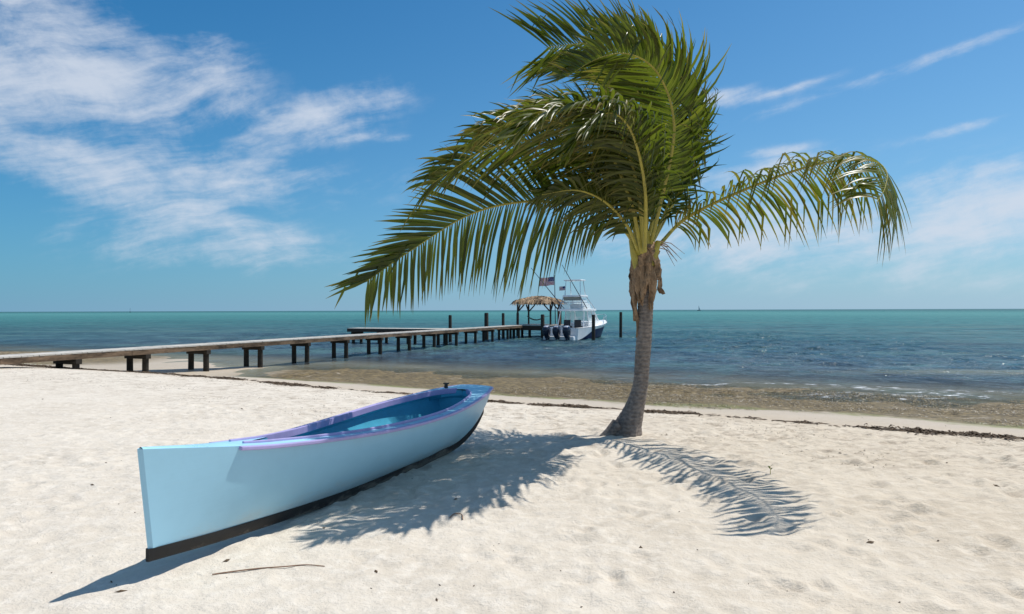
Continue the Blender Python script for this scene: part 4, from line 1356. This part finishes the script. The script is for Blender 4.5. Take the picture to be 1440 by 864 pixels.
# ------------------------------------------------------------------ beach litter
mb = MB(); pts = []
tw = [(298, 808), (330, 804), (365, 800.5), (400, 798), (430, 795.5), (456, 797.5)]
for px, py in tw:
    D = EYE * F / (py - HORIZON); x, y = (px - 720) / F * D, D
    pts.append(Vector((x, y, sand_z(x, y) + 0.006)))
C = [Vector(c_) for c_ in catmull(pts, 30)]
zz_ = [max(sand_z(C[k].x, C[k].y) for k in range(max(0, i - 6), min(30, i + 7))) for i in range(30)]
for i, c_ in enumerate(C): c_.z = sum(zz_[max(0, i - 5):i + 6]) / len(zz_[max(0, i - 5):i + 6]) + 0.003
mb.tube(C, [0.0040 - 0.002 * abs(i / 29 - .3) for i in range(30)], 6)
tag(mb.build('twig', M['twig'], smooth=True), 'long thin brown twig lying on the sand near the boat bow', 'twig')
mb = MB(); D = EYE * F / (735 - HORIZON)
pts = []
for px, py in ((632, 727), (638, 722), (648, 722), (650, 730)):
    D = EYE * F / (py - HORIZON); x, y = (px - 720) / F * D, D; pts.append(Vector((x, y, sand_z(x, y) + 0.008)))
mb.tube([Vector(c_) for c_ in catmull(pts, 12)], 0.004, 6)
tag(mb.build('twig', M['twig'], smooth=True), 'short hooked twig lying in the palm shadow beside the boat', 'twig')

# seedling
D = EYE * F / (668 - HORIZON); sx, sy = (1082 - 720) / F * D, D; szz = sand_z(sx, sy)
sd = empty('seedling', (sx, sy, szz)); sd.scale = (0.8, 0.8, 0.8); tag(sd, 'tiny green seedling sprouting from the sand by the right frond shadow', 'seedling')
mb = MB(); mb.tube([(0, 0, -.01), (0.004, 0, .05), (0, 0, .09)], [.004, .003, .002], 6); mb.build('stem', M['rachis'], sd)
for k in range(4):
    mb = MB(); rn = []; a_ = k * 1.7 + .3; z_ = .045 + .014 * k
    strip(mb, [Vector((0, 0, z_)), Vector((math.cos(a_) * .022, math.sin(a_) * .022, z_ + .025)), Vector((math.cos(a_) * .042, math.sin(a_) * .042, z_ + .022))], [.006, .022, .002], Vector((0, 0, 1)), .3, rn)
    lo = mb.build('leaf', M['leaf'], sd)
    for k_ in ('tip', 'rnd'):
        a = lo.data.attributes.new(k_, 'FLOAT', 'POINT'); a.data.foreach_set('value', [0.3] * len(rn))

# dark wrack line
mb = MB(); rn = []
line = [(-60, 501), (0, 503.5), (60, 506), (150, 512), (260, 522), (340, 531), (420, 539), (500, 546), (560, 549), (690, 560), (760, 566), (830, 571), (900, 576), (960, 579), (1040, 584), (1100, 589), (1170, 597), (1250, 602), (1330, 609), (1440, 619)]
wl = []
for px, py in line:
    D = 1.60 * F / (py - HORIZON); x = (px - 720) / F * D; wl.append((x, D, 0))
WL = catmull(wl, 1000)
for i in range(len(WL)): WL[i][1] += 0.22 * vnoise(np.array([i * 0.06]), np.array([1.5]), 21)[0] + 0.14 * vnoise(np.array([i * 0.21]), np.array([4.5]), 22)[0]
u = 0
for i in range(len(WL)):
    x, y, _ = WL[i]
    dn = 0.6 * vnoise(np.array([i * 0.07]), np.array([3.0]), 5)[0] + 0.7 * vnoise(np.array([i * 0.19]), np.array([9.0]), 6)[0] + 0.0
    if x < -11.5: dn += 0.7
    if dn < 0.0:
        if random.random() > .22: continue
        dn = 0.02
    for k in range(int(2 + 24 * dn)):
        wd = 0.045 + 0.16 * dn
        jx, jy = random.gauss(0, 0.12), random.gauss(0, wd)
        cx, cy = x + jx, y + jy; z0 = sand_z(cx, cy); a_ = random.gauss(-0.3, 0.9); ln = random.uniform(.05, .20)
        hgt = random.uniform(0.0, 0.04) * min(1, dn * 1.5)
        pts = [Vector((cx + math.cos(a_) * ln * q, cy + math.sin(a_) * ln * q, z0 + .004 + hgt * (1 - abs(2 * q - .8)))) for q in (0, .35, .7, 1)]
        strip(mb, pts, [.010, .028, .024, .006], Vector((random.uniform(-.6, .6), random.uniform(-.6, .6), 1)).normalized(), random.random(), rn)
# thin old scraps between the tide line and the palm
k = 0
while k < 5200:
    l_ = random.uniform(0, 1); i = int(l_ * (len(WL) - 1)); off = random.random() ** 0.8 * 3.6
    cx = WL[i][0] - NX * off + random.gauss(0, .2); cy = WL[i][1] - NY * off
    k += 1
    if -2.6 < cx < 0.2 and cy < 8.2 and abs((cx + 2.03) - (cy - 3.83) * .4045) < 0.55: continue
    dn = float(fbm(np.array([cx * 0.9]), np.array([cy * 2.1]), 3, 71)[0]) - 0.10 * off
    if dn < 0.12: continue
    z0 = sand_z(cx, cy); a_ = random.gauss(-0.3, 0.8); ln = random.uniform(.015, .075)
    pts = [Vector((cx + math.cos(a_) * ln * q, cy + math.sin(a_) * ln * q, z0 + .003 + .007 * (1 - abs(2 * q - 1)))) for q in (0, .5, 1)]
    strip(mb, pts, [.002, .008, .002], Vector((random.uniform(-.4, .4), random.uniform(-.4, .4), 1)).normalized(), .5, rn)
o = mb.build('seaweed_line', M['weed'])
tag(o, 'dark brown dried seaweed strewn along the high tide line', kind='stuff')

# washed-up seagrass in the shallows
mb = MB(); rn = []
cnt = 0
while cnt < 42000:
    s_ = random.uniform(12.6, 21.2); l_ = random.uniform(-22, 9)
    x = NX * s_ - NY * l_ - 0.0; y = NY * s_ + NX * l_
    x, y = NX * s_ + NY * (-l_), NY * s_ - NX * (-l_)
    if x > 17 or y > 34: continue
    cnt += 1
    dn = float(fbm(np.array([x * .7]), np.array([y * .7]), 3, 44)[0])
    ss = float(shore_s(np.array([x]), np.array([y]))[0])
    if dn < -0.35 + 0.5 * random.random() - (0.25 if ss > 14.5 else 0) or ss < 13.0 + 0.5 * random.random(): continue
    if x < -8 and random.random() < 0.6: continue
    z0 = max(terr(x, y), WATER_Z - 0.01); a_ = random.uniform(0, 6.28); ln = random.uniform(.04, .14); h_ = random.uniform(.0, .016)
    pts = [Vector((x + math.cos(a_) * ln * q, y + math.sin(a_) * ln * q, z0 + .012 + h_ * (1 - abs(2 * q - 1)))) for q in (0, .5, 1)]
    val = random.random() * 0.7 if ss > 14.4 or random.random() < .45 else random.uniform(.8, .94)
    if random.random() < .08: val = 1.0
    strip(mb, pts, [.006, .014, .004], Vector((random.uniform(-.3, .3), random.uniform(-.3, .3), 1)).normalized(), val, rn)
o = mb.build('seagrass_bed', M['seagrass'])
a = o.data.attributes.new('rnd', 'FLOAT', 'POINT'); a.data.foreach_set('value', rn)
tag(o, 'brown and olive washed-up seagrass matted along the waterline', kind='stuff')

# scraps and crumbs on the dry sand
mb = MB()
spots = [(130, 682), (505, 621), (465, 622), (340, 575), (170, 829), (528, 806), (500, 612), (1222, 765), (318, 790), (1180, 640), (1330, 655), (1400, 690), (60, 560), (230, 545), (640, 700), (900, 770)]
for i in range(120):
    if i < len(spots): px, py = spots[i]; big_ = 1.5
    else: px, py = random.uniform(-20, 1460), 560 + 300 * random.random() ** 1.6; big_ = random.choice([.25, .35, .5, .8])
    D = EYE * F / (py - HORIZON); x, y = (px - 720) / F * D, D
    if y > 13: continue
    z0 = sand_z(x, y); a_ = random.uniform(0, 3.14); l_ = .016 * big_ * random.uniform(.7, 1.5); w_ = l_ * random.uniform(.25, .6)
    c0 = Vector((x, y, z0 + .003)); d1 = Vector((math.cos(a_), math.sin(a_), random.uniform(-.1, .25))); d2 = Vector((-math.sin(a_), math.cos(a_), random.uniform(-.2, .2)))
    v = [c0 - d1 * l_, c0 - d2 * w_, c0 + d1 * l_, c0 + d2 * w_, c0 + Vector((0, 0, .006 * big_)), c0 - Vector((0, 0, .004))]
    mb.add(v, [(0, 1, 4), (1, 2, 4), (2, 3, 4), (3, 0, 4), (1, 0, 5), (2, 1, 5), (3, 2, 5), (0, 3, 5)])
tag(mb.build('beach_litter', M['weed']), 'small dark scraps of weed and bark scattered over the sand', kind='stuff')
